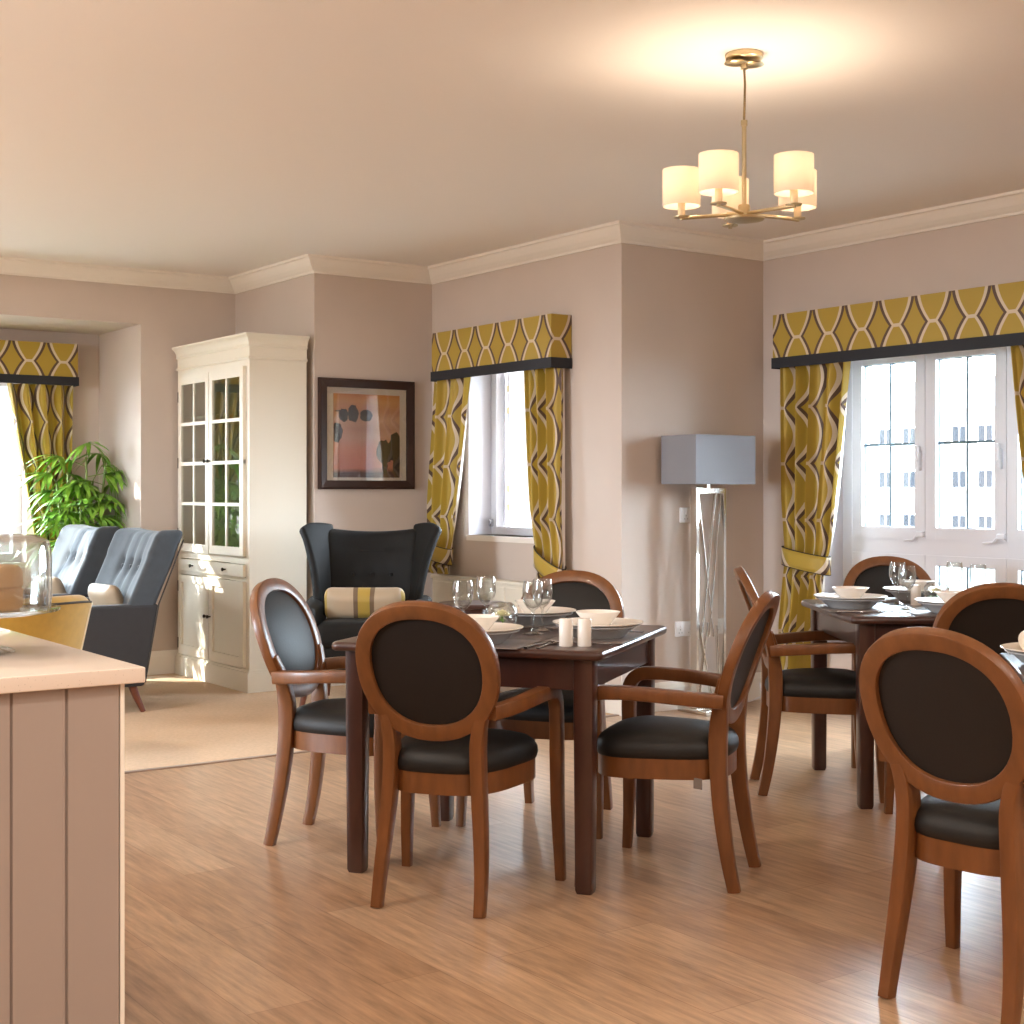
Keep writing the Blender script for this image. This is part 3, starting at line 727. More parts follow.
# ------------------------------------------------------------------ chandelier
HX, HY = 3.405, 3.472
cd = thing('chandelier', 'brass five-arm ceiling light with lit cream drum shades', 'chandelier', (HX, HY, ZC))
b = MB().lathe([(0, 0), (.062, 0), (.064, -.004), (.062, -.016), (.056, -.020), (0, -.020)], 36); b.build('canopy', 'brass', cd)
b = MB()
for s in (-1, 1):
    b.lathe([(0, -.028), (.036, -.030), (.038, -.033), (.028, -.037), (0, -.039)], 24, c=(s*.03, s*-.01, 0))
b.lathe([(0, -.03), (.012, -.03), (.012, -.05), (0, -.052)], 16); b.build('ceiling_hook', 'brass', cd)
b = MB(); b.tube([(0, 0, -.045), (.004, 0, -.10), (.002, 0, -.17), (-.001, 0, -.235)], .004, 8); b.build('cable', pbr('cable', (110, 92, 60), .5), cd)
b = MB(); b.tube([(0, 0, -.225), (0, 0, -.52)], .008, 12); b.lathe([(0, -.222), (.011, -.222), (.011, -.24), (0, -.242)], 14); b.build('stem', 'brass', cd)
b = MB().lathe([(0, -.505), (.018, -.505), (.02, -.51), (.02, -.54), (.05, -.545), (.068, -.55), (.066, -.556), (.03, -.562), (0, -.563)], 32); b.build('hub', 'brass', cd)
# arm directions measured from the hub in plan
t_near = atan2(-.81677, -.57697)
shade_pts = []
for k in range(5):
    a = t_near+math.radians(-32+72*k)
    dx, dy = cos(a), sin(a); R = .21
    b = MB(); b.tube([(dx*.015, dy*.015, -.535), (dx*.12, dy*.12, -.537), (dx*R, dy*R, -.54)], .0065, 10); b.tube([(dx*R, dy*R, -.546), (dx*R, dy*R, -.53)], .007, 10)
    am = b.build('arm', 'brass', cd)
    b = MB().lathe([(0, -.54), (.026, -.538), (.027, -.534), (0, -.532)], 24, c=(dx*R, dy*R, 0)); b.build('drip_pan', 'brass', am)
    b = MB().lathe([(.0, -.532), (.0125, -.532), (.0125, -.475), (0, -.474)], 16, c=(dx*R, dy*R, 0)); b.build('candle_tube', pbr('ivory_tube', (236, 214, 176), .5), am)
    b = MB(); r0, z0, z1 = .064, -.500, -.376
    b.lathe([(r0, z0), (r0, z1), (r0-.0015, z1), (r0-.0015, z0), (r0, z0)], 40, c=(dx*R, dy*R, 0)); b.build('lamp_shade', 'litshade', am)
    b = MB().lathe([(0, -.473), (.012, -.47), (.02, -.455), (.023, -.44), (.018, -.423), (.008, -.415), (0, -.414)], 20, c=(dx*R, dy*R, 0))
    b.build('bulb', pbr('bulb', (255, 240, 215), .4, emis=(255, 222, 184), estr=3.5), am)
    shade_pts.append((HX+dx*R, HY+dy*R, ZC-.44))

# ------------------------------------------------------------------ floor lamp
fl = thing('floor_lamp', 'tall mirrored-frame floor lamp with a grey box shade in the corner', 'floor lamp', (5.52, 5.91, 0))
b = MB(); b.rbox((0, 0, .014), (.25, .24, .028), .004, 2); b.build('base', 'chrome', fl)
b = MB()
for s in (-1, 1): b.box((s*.103-.009, -.025, .028), (s*.103+.009, .025, 1.245))
b.box((-.112, -.025, 1.222), (.112, .025, 1.25)); b.box((-.112, -.025, .028), (.112, .025, .045))
b.build('frame', 'chrome', fl)
b = MB()
for (x0, z0, x1, z1) in ((-.085, 1.22, .035, .42), (.05, 1.22, -.055, .42), (.088, 1.22, .0, .42), (-.09, .55, .03, .045), (-.01, .5, -.08, .045), (.06, .48, .085, .045)):
    b.sweep([(x0, 0, z0), (x1, 0, z1)], (.009, .02), (0, 1, 0), smooth=False)
b.build('lattice', 'chrome', fl)
b = MB(); b.tube([(0, 0, 1.245), (0, 0, 1.30)], .01, 10); b.build('stem', 'chrome', fl)
b = MB(); w, d, z0, z1, t = .225, .142, 1.272, 1.543, .003
for (a, c) in (((-w, -d, z0), (w, -d+t, z1)), ((-w, d-t, z0), (w, d, z1)), ((-w, -d, z0), (-w+t, d, z1)), ((w-t, -d, z0), (w, d, z1))): b.box(a, c)
b.box((-w, -.004, z0+.03), (w, .004, z0+.034)); b.box((-.004, -d, z0+.03), (.004, d, z0+.034))
b.build('lamp_shade', 'shade', fl)
b = MB(); b.tube([(.11, .08, .006), (.2, .13, .006), (.3, .10, .006), (.36, .14, .008), (.44, .12, .006), (.5, .15, .006), (.54, .12, .03), (.56, .16, .10)], .004, 6); b.build('cord', 'plastic', fl)
# sockets on the lamp wall
def socket(x, z, w, lb, rock):
    th = thing('wall_socket', lb, 'socket', (x, Y5, z))
    b = MB(); b.rbox((0, -.006, 0), (w, .012, .086), .004, 2); b.build('face_plate', 'plastic', th)
    for (dx) in rock:
        b = MB(); b.rbox((dx, -.014, .014), (.012, .006, .02), .002, 2); b.build('switch', 'plastic', th)
        b = MB()
        for (px, pz) in ((0, -.004), (-.011, -.022), (.011, -.022)): b.box((dx+px-.002, -.0125, pz-.003), (dx+px+.002, -.0115, pz+.003))
        b.build('pin_hole', 'knob', th)
socket(5.505, 1.098, .086, 'single white wall socket behind the floor lamp at chest height', [0])
socket(5.50, .452, .146, 'double white wall socket low on the wall left of the floor lamp', [-.037, .037])

# ------------------------------------------------------------------ glazed cabinet (front faces -X)
cb = thing('display_cabinet', 'tall cream cabinet with glazed upper doors and cupboard below', 'cabinet', (3.94, 8.62, 0))
cx, cy = 3.94, 8.62
def L(x0, y0, z0, x1, y1, z1): return (x0-cx, y0-cy, z0), (x1-cx, y1-cy, z1)
ya, yb_, xf, xb = 8.06, 9.19, 3.735, 4.12
b = MB()
for q in ((xf, ya, .0, xb, ya+.02, 2.05), (xf, yb_-.02, 0, xb, yb_, 2.05), (xb-.014, ya+.004, .0, xb-.003, yb_-.004, 2.04), (xf+.004, ya+.004, 2.02, xb-.004, yb_-.004, 2.045), (xf+.004, ya+.012, .09, xb-.006, yb_-.012, .11), (xf+.004, ya+.012, .79, xb-.006, yb_-.012, .81), (xf+.004, ya+.012, .685, xb-.006, yb_-.012, .70), (xf+.02, ya-.0025, .795, xb-.002, ya+.01, .803)): b.box(*L(*q))
# face frame
for q in ((xf-.002, ya, .09, xf+.02, ya+.045, 2.05), (xf-.002, yb_-.06, .09, xf+.02, yb_, 2.05), (xf-.002, ya+.004, 2.0, xf+.02, yb_-.004, 2.05), (xf-.002, ya+.004, .785, xf+.02, yb_-.004, .83), (xf-.002, ya+.004, .68, xf+.02, yb_-.004, .70), (xf-.002, ya+.004, .09, xf+.02, yb_-.004, .15)): b.box(*L(*q))
b.build('carcass', 'cab', cb)
b = MB()
for q in ((xf-.022, ya-.018, 0, xb, yb_+.0, .125), (xf-.012, ya-.01, .125, xb, yb_, .14)): b.box(*L(*q))
b.build('plinth', 'cab', cb)
# stepped crown, mitred on front and near side
b = MB()
prof = [(0, 2.04), (.014, 2.04), (.018, 2.048), (.014, 2.058), (.004, 2.06), (.004, 2.118), (.014, 2.12), (.016, 2.130), (.012, 2.136), (.016, 2.15), (.028, 2.17), (.045, 2.185), (.045, 2.197), (0, 2.197)]
path = [(xf, yb_), (xf, ya), (xb, ya)]; vs = []; k = len(prof)
for i, (px, py) in enumerate(path):
    m = [(-1, 0), (-1, -1), (0, -1)][i]
    vs += [(px+m[0]*o-cx, py+m[1]*o-cy, z) for o, z in prof]
fs = [(i*k+j, i*k+(j+1) % k, (i+1)*k+(j+1) % k, (i+1)*k+j) for i in range(2) for j in range(k)]+[tuple(range(k)), tuple(2*k+j for j in range(k))]
b.add(vs, fs); b.box(*L(xf, ya, 2.05, xb, yb_, 2.19)); b.build('crown_moulding', 'cab', cb)
mid = (ya+yb_)/2
for (y0, y1, hy) in ((ya+.047, mid-.004, 1), (mid+.004, yb_-.062, -1)):
    x0, x1 = xf-.024, xf-.003
    # glazed door
    z0, z1 = .832, 1.998; st = .05; d = MB()
    for q in ((x0, y0, z0, x1, y0+st, z1), (x0, y1-st, z0, x1, y1, z1), (x0, y0, z0, x1, y1, z0+.055), (x0, y0, z1-.06, x1, y1, z1)): d.box(*L(*q))
    gm = (y0+y1)/2; d.box(*L(x0+.002, gm-.011, z0, x1-.002, gm+.011, z1))
    gz0, gz1 = z0+.055, z1-.06
    for i in range(1, 4): zz = gz0+(gz1-gz0)*i/4; d.box(*L(x0+.002, y0, zz-.011, x1-.002, y1, zz+.011))
    do = d.build('glazed_door', 'cab', cb)
    MB().box(*L(x0+.009, y0+.04, gz0-.01, x0+.012, y1-.04, gz1+.01)).build('pane', 'cabpane', do)
    ky = y1-.022 if hy > 0 else y0+.022
    def knob(par, y, z): MB().lathe([(0, 0), (.005, 0), (.005, .012), (.011, .018), (.012, .024), (.008, .028), (0, .029)], 14).xf(Matrix.Translation((x0-cx, y-cy, z)) @ Matrix.Rotation(-PI/2, 4, 'Y')).build('knob', 'knob', par)
    knob(do, ky, 1.425)
    hg = y0-.004 if hy > 0 else y1+.004
    h = MB()
    for z in (.95, 1.42, 1.86): h.box(*L(x0-.002, hg-.006, z-.035, x0+.004, hg+.006, z+.035))
    if hy < 0: h.build('hinge', 'knob', do)
    # drawer
    d = MB(); d.box(*L(x0, y0, .704, x1, y1, .782)); dr = d.build('drawer', 'cab', cb); knob(dr, gm, .743)
    # panelled door
    z0, z1 = .152, .678; d = MB()
    for q in ((x0, y0, z0, x1, y0+st, z1), (x0, y1-st, z0, x1, y1, z1), (x0, y0, z0, x1, y1, z0+.06), (x0, y0, z1-.05, x1, y1, z1), (x0+.012, y0+.02, z0+.02, x1, y1-.02, z1-.02)): d.box(*L(*q))
    do = d.build('cupboard_door', 'cab', cb); knob(do, ky, .43)
    h = MB()
    for z in (.22, .6): h.box(*L(x0-.002, hg-.006, z-.035, x0+.004, hg+.006, z+.035))
    if hy < 0: h.build('hinge', 'knob', do)
for z in (1.16, 1.44, 1.72):
    b = MB(); b.box(*L(xf+.03, ya+.02, z-.009, xb-.012, yb_-.02, z+.009)); b.build('shelf', 'shelf', cb)

# ------------------------------------------------------------------ picture on the W3 wall
px0, px1, pz0, pz1 = 4.192, 4.888, 1.245, 1.947
pc = thing('framed_picture', 'dark-framed print of an orange field with dark trees', 'picture', ((px0+px1)/2, Y3, (pz0+pz1)/2))
hw, hh = (px1-px0)/2, (pz1-pz0)/2; fw = .056
b = MB()
o_ = [(-hw, -hh), (hw, -hh), (hw, hh), (-hw, hh)]; i_ = [(-hw+fw, -hh+fw), (hw-fw, -hh+fw), (hw-fw, hh-fw), (-hw+fw, hh-fw)]
vs = [(x, -.001, z) for x, z in o_]+[(x, -.028, z) for x, z in o_]+[(x*.965, -.032, z*.965) for x, z in o_]+[(x, -.022, z) for x, z in i_]+[(x, -.004, z) for x, z in i_]
fs = []
for r in range(4):
    for i in range(4): j = (i+1) % 4; fs.append((r*4+i, r*4+j, (r+1)*4+j, (r+1)*4+i))
b.add(vs, fs); b.build('frame', 'frame', pc)
b = MB(); b.box((-hw+fw-.005, -.010, -hh+fw-.005), (hw-fw+.005, -.004, hh-fw+.005)); b.build('mount', 'mount', pc)
def mat_print():
    m, nt, out = new_mat('print')
    p = N(nt, 'ShaderNodeBsdfPrincipled'); nt.links.new(p.outputs[0], out.inputs[0]); p.inputs['Roughness'].default_value = .5
    tc = N(nt, 'ShaderNodeTexCoord'); sp = N(nt, 'ShaderNodeSeparateXYZ'); nt.links.new(tc.outputs['Object'], sp.inputs[0])
    mp = N(nt, 'ShaderNodeMapping'); mp.inputs['Scale'].default_value = (2, 1, 9); nt.links.new(tc.outputs['Object'], mp.inputs[0])
    nz = N(nt, 'ShaderNodeTexNoise'); nz.inputs['Scale'].default_value = 1.6; nz.inputs['Detail'].default_value = 4; nt.links.new(mp.outputs[0], nz.inputs['Vector'])
    z = mathn(nt, 'ADD', mathn(nt, 'MULTIPLY_ADD', sp.outputs[2], 1.9, .5), mathn(nt, 'MULTIPLY_ADD', nz.outputs['Fac'], .16, -.08))
    rp = N(nt, 'ShaderNodeValToRGB'); e = rp.color_ramp.elements
    e[0].position = .03; e[0].color = (*lin((86, 58, 50)), 1); e[1].position = 1; e[1].color = (*lin((206, 130, 70)), 1)
    for q, c in ((.09, (206, 128, 104)), (.32, (216, 144, 116)), (.48, (214, 166, 142)), (.56, (204, 156, 132)), (.68, (218, 172, 144)), (.8, (206, 148, 114)), (.9, (216, 158, 106))):
        n = e.new(q); n.color = (*lin(c), 1)
    nt.links.new(z, rp.inputs[0]); nt.links.new(rp.outputs[0], p.inputs['Base Color'])
    return m
aw, ah = .242, .266
b = MB(); b.box((-aw, -.0125, -ah-.01), (aw, -.009, ah-.01)); b.build('print', mat_print(), pc)
b = MB(); rnd = random.Random(3)
def blob(x, z, rx, rz, k):
    pts = []
    for i in range(22):
        a = 2*PI*i/22; q = 1+.12*rnd.uniform(-1, 1)
        xx = max(-aw, min(aw, x+rx*q*cos(a))); zz = max(-ah-.01, min(ah-.01, z+rz*q*sin(a))); pts.append((xx, zz))
    b.add([(xx, -.0132-.0002*k, zz) for xx, zz in pts], [tuple(range(22))])
for k, q in enumerate(((-.17, .12, .034, .042), (-.10, .13, .038, .055), (-.005, .12, .046, .036), (-.215, .01, .036, .062), (.13, -.11, .062, .075), (.13, -.2, .02, .06), (.21, -.08, .05, .10), (.22, -.18, .03, .09), (-.2, .145, .03, .005))): blob(*q, k)
b.build('painted_trees', pbr('tree_ink', (62, 52, 44), .5), pc)
b = MB(); b.box((-hw+fw, -.018, -hh+fw), (hw-fw, -.0165, hh-fw)); b.build('glazing', thin_glass('picture_glass', (.97, .97, .97), .06, .5), pc)

# ------------------------------------------------------------------ wing chair (faces the viewer)
wc = thing('wing_chair', 'black wing chair with a bolster cushion, facing forward below the picture', 'armchair', (4.125, 7.297, 0), -3.757)
def backy(z): return -.20-.20*max(0, (z-.40))/.62
b = MB()
def wf(p):
    z = p.z+.70; k = (z-.40)/.62
    x = p.x*(.90+.16*k); y = p.y+backy(z)-.05*0+ .055*(abs(p.x)/.25)**2
    if p.y > 0:
        for bx in (-.11, 0, .11):
            r2 = ((p.x-bx)/.05)**2+((z-.735)/.05)**2; y -= .018*math.exp(-r2)
    return (x, y, p.z - (.022*(1-(p.x/.26)**2) if k > .8 else 0)+.70)
b.rbox((0, 0, 0), (.52, .10, .62), .035, 4, fn=wf, sub=22); b.build('backrest', 'black_cloth', wc)
for bx in (-.115, 0, .115):
    b = MB(); b.rbox((bx, backy(.735)+.042+.012*abs(bx/.11), .735), (.02, .012, .02), .005, 2); b.build('button', 'black_cloth', wc)
for s in (-1, 1):
    def wg(u, v, s=s):   # u back->front, v bottom->top
        zt = 1.03+.0*u; z = .50+(zt-.50)*v; k = (z-.40)/.62
        x = .235+.02*k+u*(.055+.115*v*v); y = backy(z)+.03+u*(.24-.04*v)
        z2 = z-(.05*max(0, u-.75)*4*max(0, v-.85)*3)+.012*sin(PI*u)*v
        return (s*x, y, z2)
    b = MB(); b.grid(wg, 10, 14)
    o = b.build('wing', 'black_cloth', wc); md = o.modifiers.new('s', 'SOLIDIFY'); md.thickness = .05; md.offset = 0
    bv = o.modifiers.new('b', 'BEVEL'); bv.width = .02; bv.segments = 3; bv.limit_method = 'ANGLE'
    b = MB(); b.rbox((s*.315, .07, .40), (.11, .54, .40), .045, 4, sub=6, fn=lambda p: (p.x, p.y, p.z+(-.02*(p.y/.27) if p.z > 0 else 0))); b.build('armrest', 'black_cloth', wc)
b = MB(); b.rbox((0, .05, .285), (.70, .58, .17), .03, 3); b.build('seat_base', 'black_cloth', wc)
b = MB(); b.rbox((0, .10, .425), (.51, .54, .15), .05, 5, sub=8, fn=lambda p: (p.x, p.y, p.z+(.012*(1-(p.x/.26)**2)*(1-(p.y/.28)**2) if p.z > 0 else 0))); b.build('seat_cushion', 'black_cloth', wc)
for (x, y, dx, dy) in ((-.31, .29, -.03, .04), (.31, .29, .03, .04), (-.25, -.20, -.02, -.08), (.25, -.20, .02, -.08)):
    b = MB(); b.sweep([(x+dx, y+dy, 0), (x+dx*.3, y+dy*.3, .12), (x, y, .21)], [(.026, .026), (.036, .036), (.045, .045)], (1, 0, 0)); b.build('leg', 'legwood', wc)
# bolster cushion
Rw = Matrix.Translation((4.125, 7.297, 0)) @ Matrix.Rotation(-3.757, 4, 'Z')
def pillow(name, label, size, mats, loc, rot, stripes=False, sub=18):
    th = thing(name, label, 'cushion', loc, 0, None); th.rotation_euler = rot
    def fn(p):
        fx = 1-abs(p.x/(size[0]/2))**4*.35; fz = 1-abs(p.z/(size[2]/2))**4*.35
        return (p.x*(1+.06*abs(p.z/(size[2]/2))**3), p.y*fx*fz, p.z*(1+.10*abs(p.x/(size[0]/2))**6))
    b = MB(); b.rbox((0, 0, 0), size, size[1]*.48, 5, fn=fn, sub=sub); o = b.build('cover', mats, th)
    if stripes:
        me = o.data
        for f in me.polygons:
            x = f.center.x; f.material_index = 1 if abs(x) < .035 else (2 if abs(x) < .058 else (1 if abs(x) > size[0]/2-.02 else 0))
    return th
p = Rw @ Vector((0.0, .15, .590))
pillow('bolster_cushion', 'cream bolster cushion with gold centre stripe on the black wing chair', (.46, .13, .19), ['cushion', 'gold', 'lace'], p, (math.radians(-14), 0, -3.757), True, 40)

# ------------------------------------------------------------------ buttoned armchairs facing -X
def armchair():
    th = thing('buttoned_armchair', '', 'armchair')
    ry = lambda z: -.33-.085*(z-.15)/.455 if z < .605 else -.415-.175*(z-.605)/.4
    b = MB()
    def bf(p):
        z = p.z+.66; x = p.x; y = ry(z)+.075+p.y*(1.0)
        if p.y > 0:
            for bx in (-.13, 0, .13):
                y -= .02*math.exp(-((x-bx)/.035)**2-((z-.80)/.05)**2); 
                y -= .008*math.exp(-((x-bx)/.018)**2)*(1 if z > .55 else 0)
        if p.y > 0: y += .05*(abs(x)/.35)**3
        return (x, y, p.z+(.018*(abs(x)/.35)**2 if p.z > .2 else 0)+.66)
    b.rbox((0, 0, 0), (.69, .13, .68), .04, 4, fn=bf, sub=28); b.build('backrest', 'bluegrey', th)
    for bx in (-.13, 0, .13):
        b = MB(); b.rbox((bx, ry(.80)+.075+.048, .80), (.022, .014, .022), .006, 2); b.build('button', 'bluegrey', th)
    for s in (-1, 1):
        b = MB()
        poly = [(-.33, .15), (.33, .15), (.355, .56), (.335, .595), (.28, .606), (-.36, .606), (-.412, .603)]
        b.prism(poly, -.045, .045, fn=lambda p, s=s: (s*.305+p[2], p[0], p[1])); o = b.build('armrest', 'charcoal', th)
        md = o.modifiers.new('b', 'BEVEL'); md.width = .018; md.segments = 3
        b = MB(); b.tube([(s*.347, -.330, .17), (s*.347, -.408, .60), (s*.338, ry(.96)+.012, .96)], .005, 6); b.build('piping', 'darkpipe', th)
    b = MB(); b.rbox((0, .02, .24), (.54, .66, .18), .03, 3); b.build('seat_base', 'charcoal', th)
    b = MB(); b.rbox((0, .06, .40), (.51, .60, .15), .05, 4, sub=6); b.build('seat_cushion', 'bluegrey', th)
    for (x, y, dx, dy) in ((-.30, .28, -.02, .03), (.30, .28, .02, .03), (-.30, -.27, -.02, -.06), (.30, -.27, .02, -.06)):
        b = MB(); b.sweep([(x+dx, y+dy, .004), (x+dx*.4, y+dy*.4, .09), (x, y, .16)], [(.026, .026), (.036, .036), (.045, .045)], (1, 0, 0)); b.build('leg', 'legwood', th)
    return th
ac = armchair(); ac.location = (2.60, 8.03, 0); ac.rotation_euler = (0, 0, PI/2); ac['label'] = 'dark buttoned armchair nearest the white cabinet, right one of the pair'; ac['group'] = 'buttoned armchairs'
dup(ac, (2.60, 9.03, 0), PI/2, 'dark buttoned armchair before the palm, left one of the pair', 'buttoned armchairs')
pillow('scatter_cushion', 'beige cushion in the right one of the buttoned armchairs', (.30, .11, .24), ['cushion', 'gold', 'lace'], (2.84, 8.02, .59), (math.radians(-22), 0, PI/2+.12), False)
pillow('scatter_cushion', 'beige cushion in the left one of the buttoned armchairs', (.30, .11, .24), ['cushion', 'gold', 'lace'], (2.82, 8.98, .59), (math.radians(-22), 0, PI/2+.1), False)

# ------------------------------------------------------------------ mustard tub chair seen from behind
tc_ = thing('tub_chair', 'mustard yellow tub chair behind the kitchen worktop', 'armchair', (1.86, 6.65, 0), .35)
def shell(u, v, rr, zt):
    a = math.radians(-90-105+210*u); taper = .70+.30*v
    drop = .10*abs(2*u-1)**2.5
    z = .17+(zt-drop-.17)*v; r = rr*taper
    return (r*cos(a)*1.02, r*sin(a), z)
b = MB(); nu, nv = 40, 8
out_ = lambda u, v: shell(u, v, .385, .735); inn = lambda u, v: shell(u, v, .30, .735)
b.grid(out_, nu, nv); b.grid(inn, nu, nv)
b.grid(lambda u, v: tuple(Vector(out_(u, 1)).lerp(Vector(inn(u, 1)), v)+Vector((0, 0, .035*sin(PI*v)))), nu, 6)
for uu in (0, 1): b.grid(lambda u, v, uu=uu: tuple(Vector(out_(uu, v)).lerp(Vector(inn(uu, v)), u)), 3, nv)
b.build('shell', 'mustard', tc_)
b = MB()
b.tube([tuple(Vector(out_(k/40, 1))+Vector((0, 0, .004))) for k in range(41)], .006, 6); b.build('seam_piping', 'darkpipe', tc_)
for uu in (.30, .74):
    b = MB(); b.tube([tuple(Vector(out_(uu, k/10))*1.004) for k in range(11)], .006, 6); b.build('back_piping', 'piping', tc_)
b = MB(); b.rbox((0, .05, .36), (.50, .50, .16), .05, 4); b.build('seat_cushion', 'mustard', tc_)
b = MB().lathe([(0, .17), (.25, .17), (.26, .19), (.27, .28), (0, .28)], 28); b.build('seat_base', 'mustard', tc_)
for (x, y) in ((-.17, .16), (.17, .16), (-.17, -.16), (.17, -.16)):
    b = MB(); b.sweep([(x*1.15, y*1.15, .004), (x, y, .18)], [(.025, .025), (.04, .04)], (1, 0, 0)); b.build('leg', 'legwood', tc_)

# ------------------------------------------------------------------ small items against the walls
rd = thing('radiator', 'long cream radiator under the narrow window', 'radiator', (4.975, 7.25, 0))
b = MB(); b.box((-.045, -.62, .12), (.0, .62, .672))
for k in range(3): b.rbox((-.047, -.41+k*.41, .395), (.010, .40, .52), .004, 2)
b.build('panel', 'cab', rd)
b = MB(); b.rbox((-.012, 0, .682), (.088, 1.26, .022), .005, 2); b.build('top_grille', 'cab', rd)
b = MB(); b.tube([(-.02, .55, .13), (-.02, .55, .0)], .009, 8); b.tube([(-.02, -.55, .13), (-.02, -.55, .0)], .009, 8); b.build('pipe', 'cab', rd)
b = MB(); b.box((0, -.5, .3), (.053, -.45, .5)); b.box((0, .45, .3), (.053, .5, .5)); b.build('wall_bracket', 'cab', rd)
st = thing('side_table', 'small round dark side table in front of the cream radiator', 'side table', (4.22, 6.34, 0))
b = MB().lathe([(0, .618), (.165, .618), (.18, .624), (.182, .634), (.178, .642), (0, .645)], 36); b.build('tabletop', 'dark', st)
for k in range(3):
    a = 2*PI*k/3+.4; b = MB(); b.sweep([(.15*cos(a), .15*sin(a), .004), (.10*cos(a), .10*sin(a), .62)], [(.025, .025), (.04, .04)], (1, 0, 0)); b.build('leg', 'dark', st)
b = MB().lathe([(.085, .58), (.12, .58), (.12, .62), (.085, .62), (.085, .58)], 28, smooth=False); b.build('apron', 'dark', st)

# ------------------------------------------------------------------ palm in the bay
pp = thing('potted_palm', 'leafy green palm in a pot in the left bay', 'plant', (3.23, 9.66, .004))
b = MB().lathe([(0, 0), (.12, 0), (.125, .01), (.16, .30), (.172, .31), (.172, .34), (.155, .34), (.15, .30), (0, .295)], 32); b.build('pot', 'pot', pp)
b = MB().lathe([(0, .29), (.148, .30), (0, .31)], 24); b.build('soil', 'soil', pp)
rnd = random.Random(11)
canes = MB(); lf = MB()
def leaflet(b, base, d, L_, w, droop):
    d = Vector(d).normalized(); side = d.cross(Vector((0, 0, 1)))
    if side.length < .1: side = Vector((1, 0, 0))
    side.normalize(); vs = []; n = 7
    for i in range(n+1):
        t = i/n; p = Vector(base)+d*(L_*t)+Vector((0, 0, -droop*t*t)); ww = w*(sin(PI*min(1, t*.92+.06))**.8)
        up = Vector((0, 0, .25*ww)); vs += [p-side*ww+up, p, p+side*ww+up]
    fs = []
    for i in range(n):
        for j in range(2): fs.append((i*3+j, i*3+j+1, (i+1)*3+j+1, (i+1)*3+j))
    b.add(vs, fs, 0, True)
for ci, (bx, by, tx, ty, h) in enumerate(((-.05, .03, -.08, .03, 1.36), (.05, -.02, .03, -.02, 1.46), (.02, .06, .10, .05, 1.30), (-.02, -.06, -.05, -.14, 1.18), (.06, .02, .16, -.03, 1.40), (-.06, -.02, -.17, -.02, 1.28))):
    P = [(bx+(tx-bx)*k/6, by+(ty-by)*k/6, .30+(h-.30)*k/6) for k in range(7)]
    canes.tube(P, .008, 8)
    nf = 13
    for k in range(nf):
        t = .30+.70*k/(nf-1); z = .30+(h-.30)*t; x = bx+(tx-bx)*t; y = by+(ty-by)*t
        a = k*2.4+ci*1.1+rnd.uniform(-.3, .3); el = math.radians(rnd.uniform(8, 40)) if k < nf-1 else math.radians(60)
        pl_ = rnd.uniform(.07, .13); tip = Vector((x+pl_*cos(a)*cos(el), y+pl_*sin(a)*cos(el), z+pl_*sin(el)))
        canes.tube([(x, y, z), tuple(tip)], .003, 5)
        nl = rnd.randint(7, 9)
        for m in range(nl):
            f = (m-(nl-1)/2)/((nl-1)/2); aa = a+f*1.15; e2 = .25-.45*abs(f)
            leaflet(lf, tip, (cos(aa)*cos(e2), sin(aa)*cos(e2), sin(e2)), rnd.uniform(.19, .28)*(1-.2*abs(f)), rnd.uniform(.013, .019), rnd.uniform(.06, .15))
def clampleaf(p):
    x, y, z = p
    if z < 1.14: y = max(y, -.20+.02*cos(9*x+7*z))
    return (min(x, AX-3.23-.02), min(y, AY-9.66-.16), z)
lf.v = [clampleaf(p) for p in lf.v]
canes.build('stem', 'cane', pp)
fo = lf.build('foliage', 'leaf', pp)

# ------------------------------------------------------------------ kitchen island
IX, IY = 1.013, 2.653
ki = thing('kitchen_island', 'taupe tongue-and-groove kitchen island at the left edge', 'island', (.1, 3.3, 0))
b = MB(); b.box((-1.5, -.61, .0), (.865, 1.2, .87)); b.build('carcass', 'island', ki)
b = MB(); ox, oy = .1, 3.3
xs = .983-ox; prev = xs; y0 = 2.674-oy
edges = [.972]+[.866-.102*k for k in range(12)]
fy = y0
for k in range(12):
    x1 = edges[k]-ox; x0 = edges[k+1]-ox
    g = .0045
    b.add([(x0+g, fy, 0), (x1-g, fy, 0), (x1-g, fy, .87), (x0+g, fy, .87), (x0, fy+.008, 0), (x1, fy+.008, 0), (x1, fy+.008, .87), (x0, fy+.008, .87)], [(0, 1, 2, 3), (0, 3, 7, 4), (1, 5, 6, 2), (3, 2, 6, 7)])
    if k < 11:
        b.add([(x0-g*2, fy+.0015, 0), (x0-g*.2, fy+.0015, 0), (x0-g*.2, fy+.0015, .87), (x0-g*2, fy+.0015, .87)], [(0, 1, 2, 3)])
b.box((-1.5, fy+.008, 0), (.971-ox, fy+.03, .87)); b.build('panelling', 'island', ki)
b = MB(); b.box((.970-ox, fy-.002, 0), (.978-ox, fy+.02, .87)); b.build('corner_bead', 'trim', ki)
b = MB(); b.rbox((0, 0, 0), (2.6, 1.95, .03), .003, 2)
o = b.build('worktop', 'quartz'); o.location = (IX-1.3, IY+.975, .885); tag(o, 'speckled pale stone worktop on the taupe island', 'worktop')
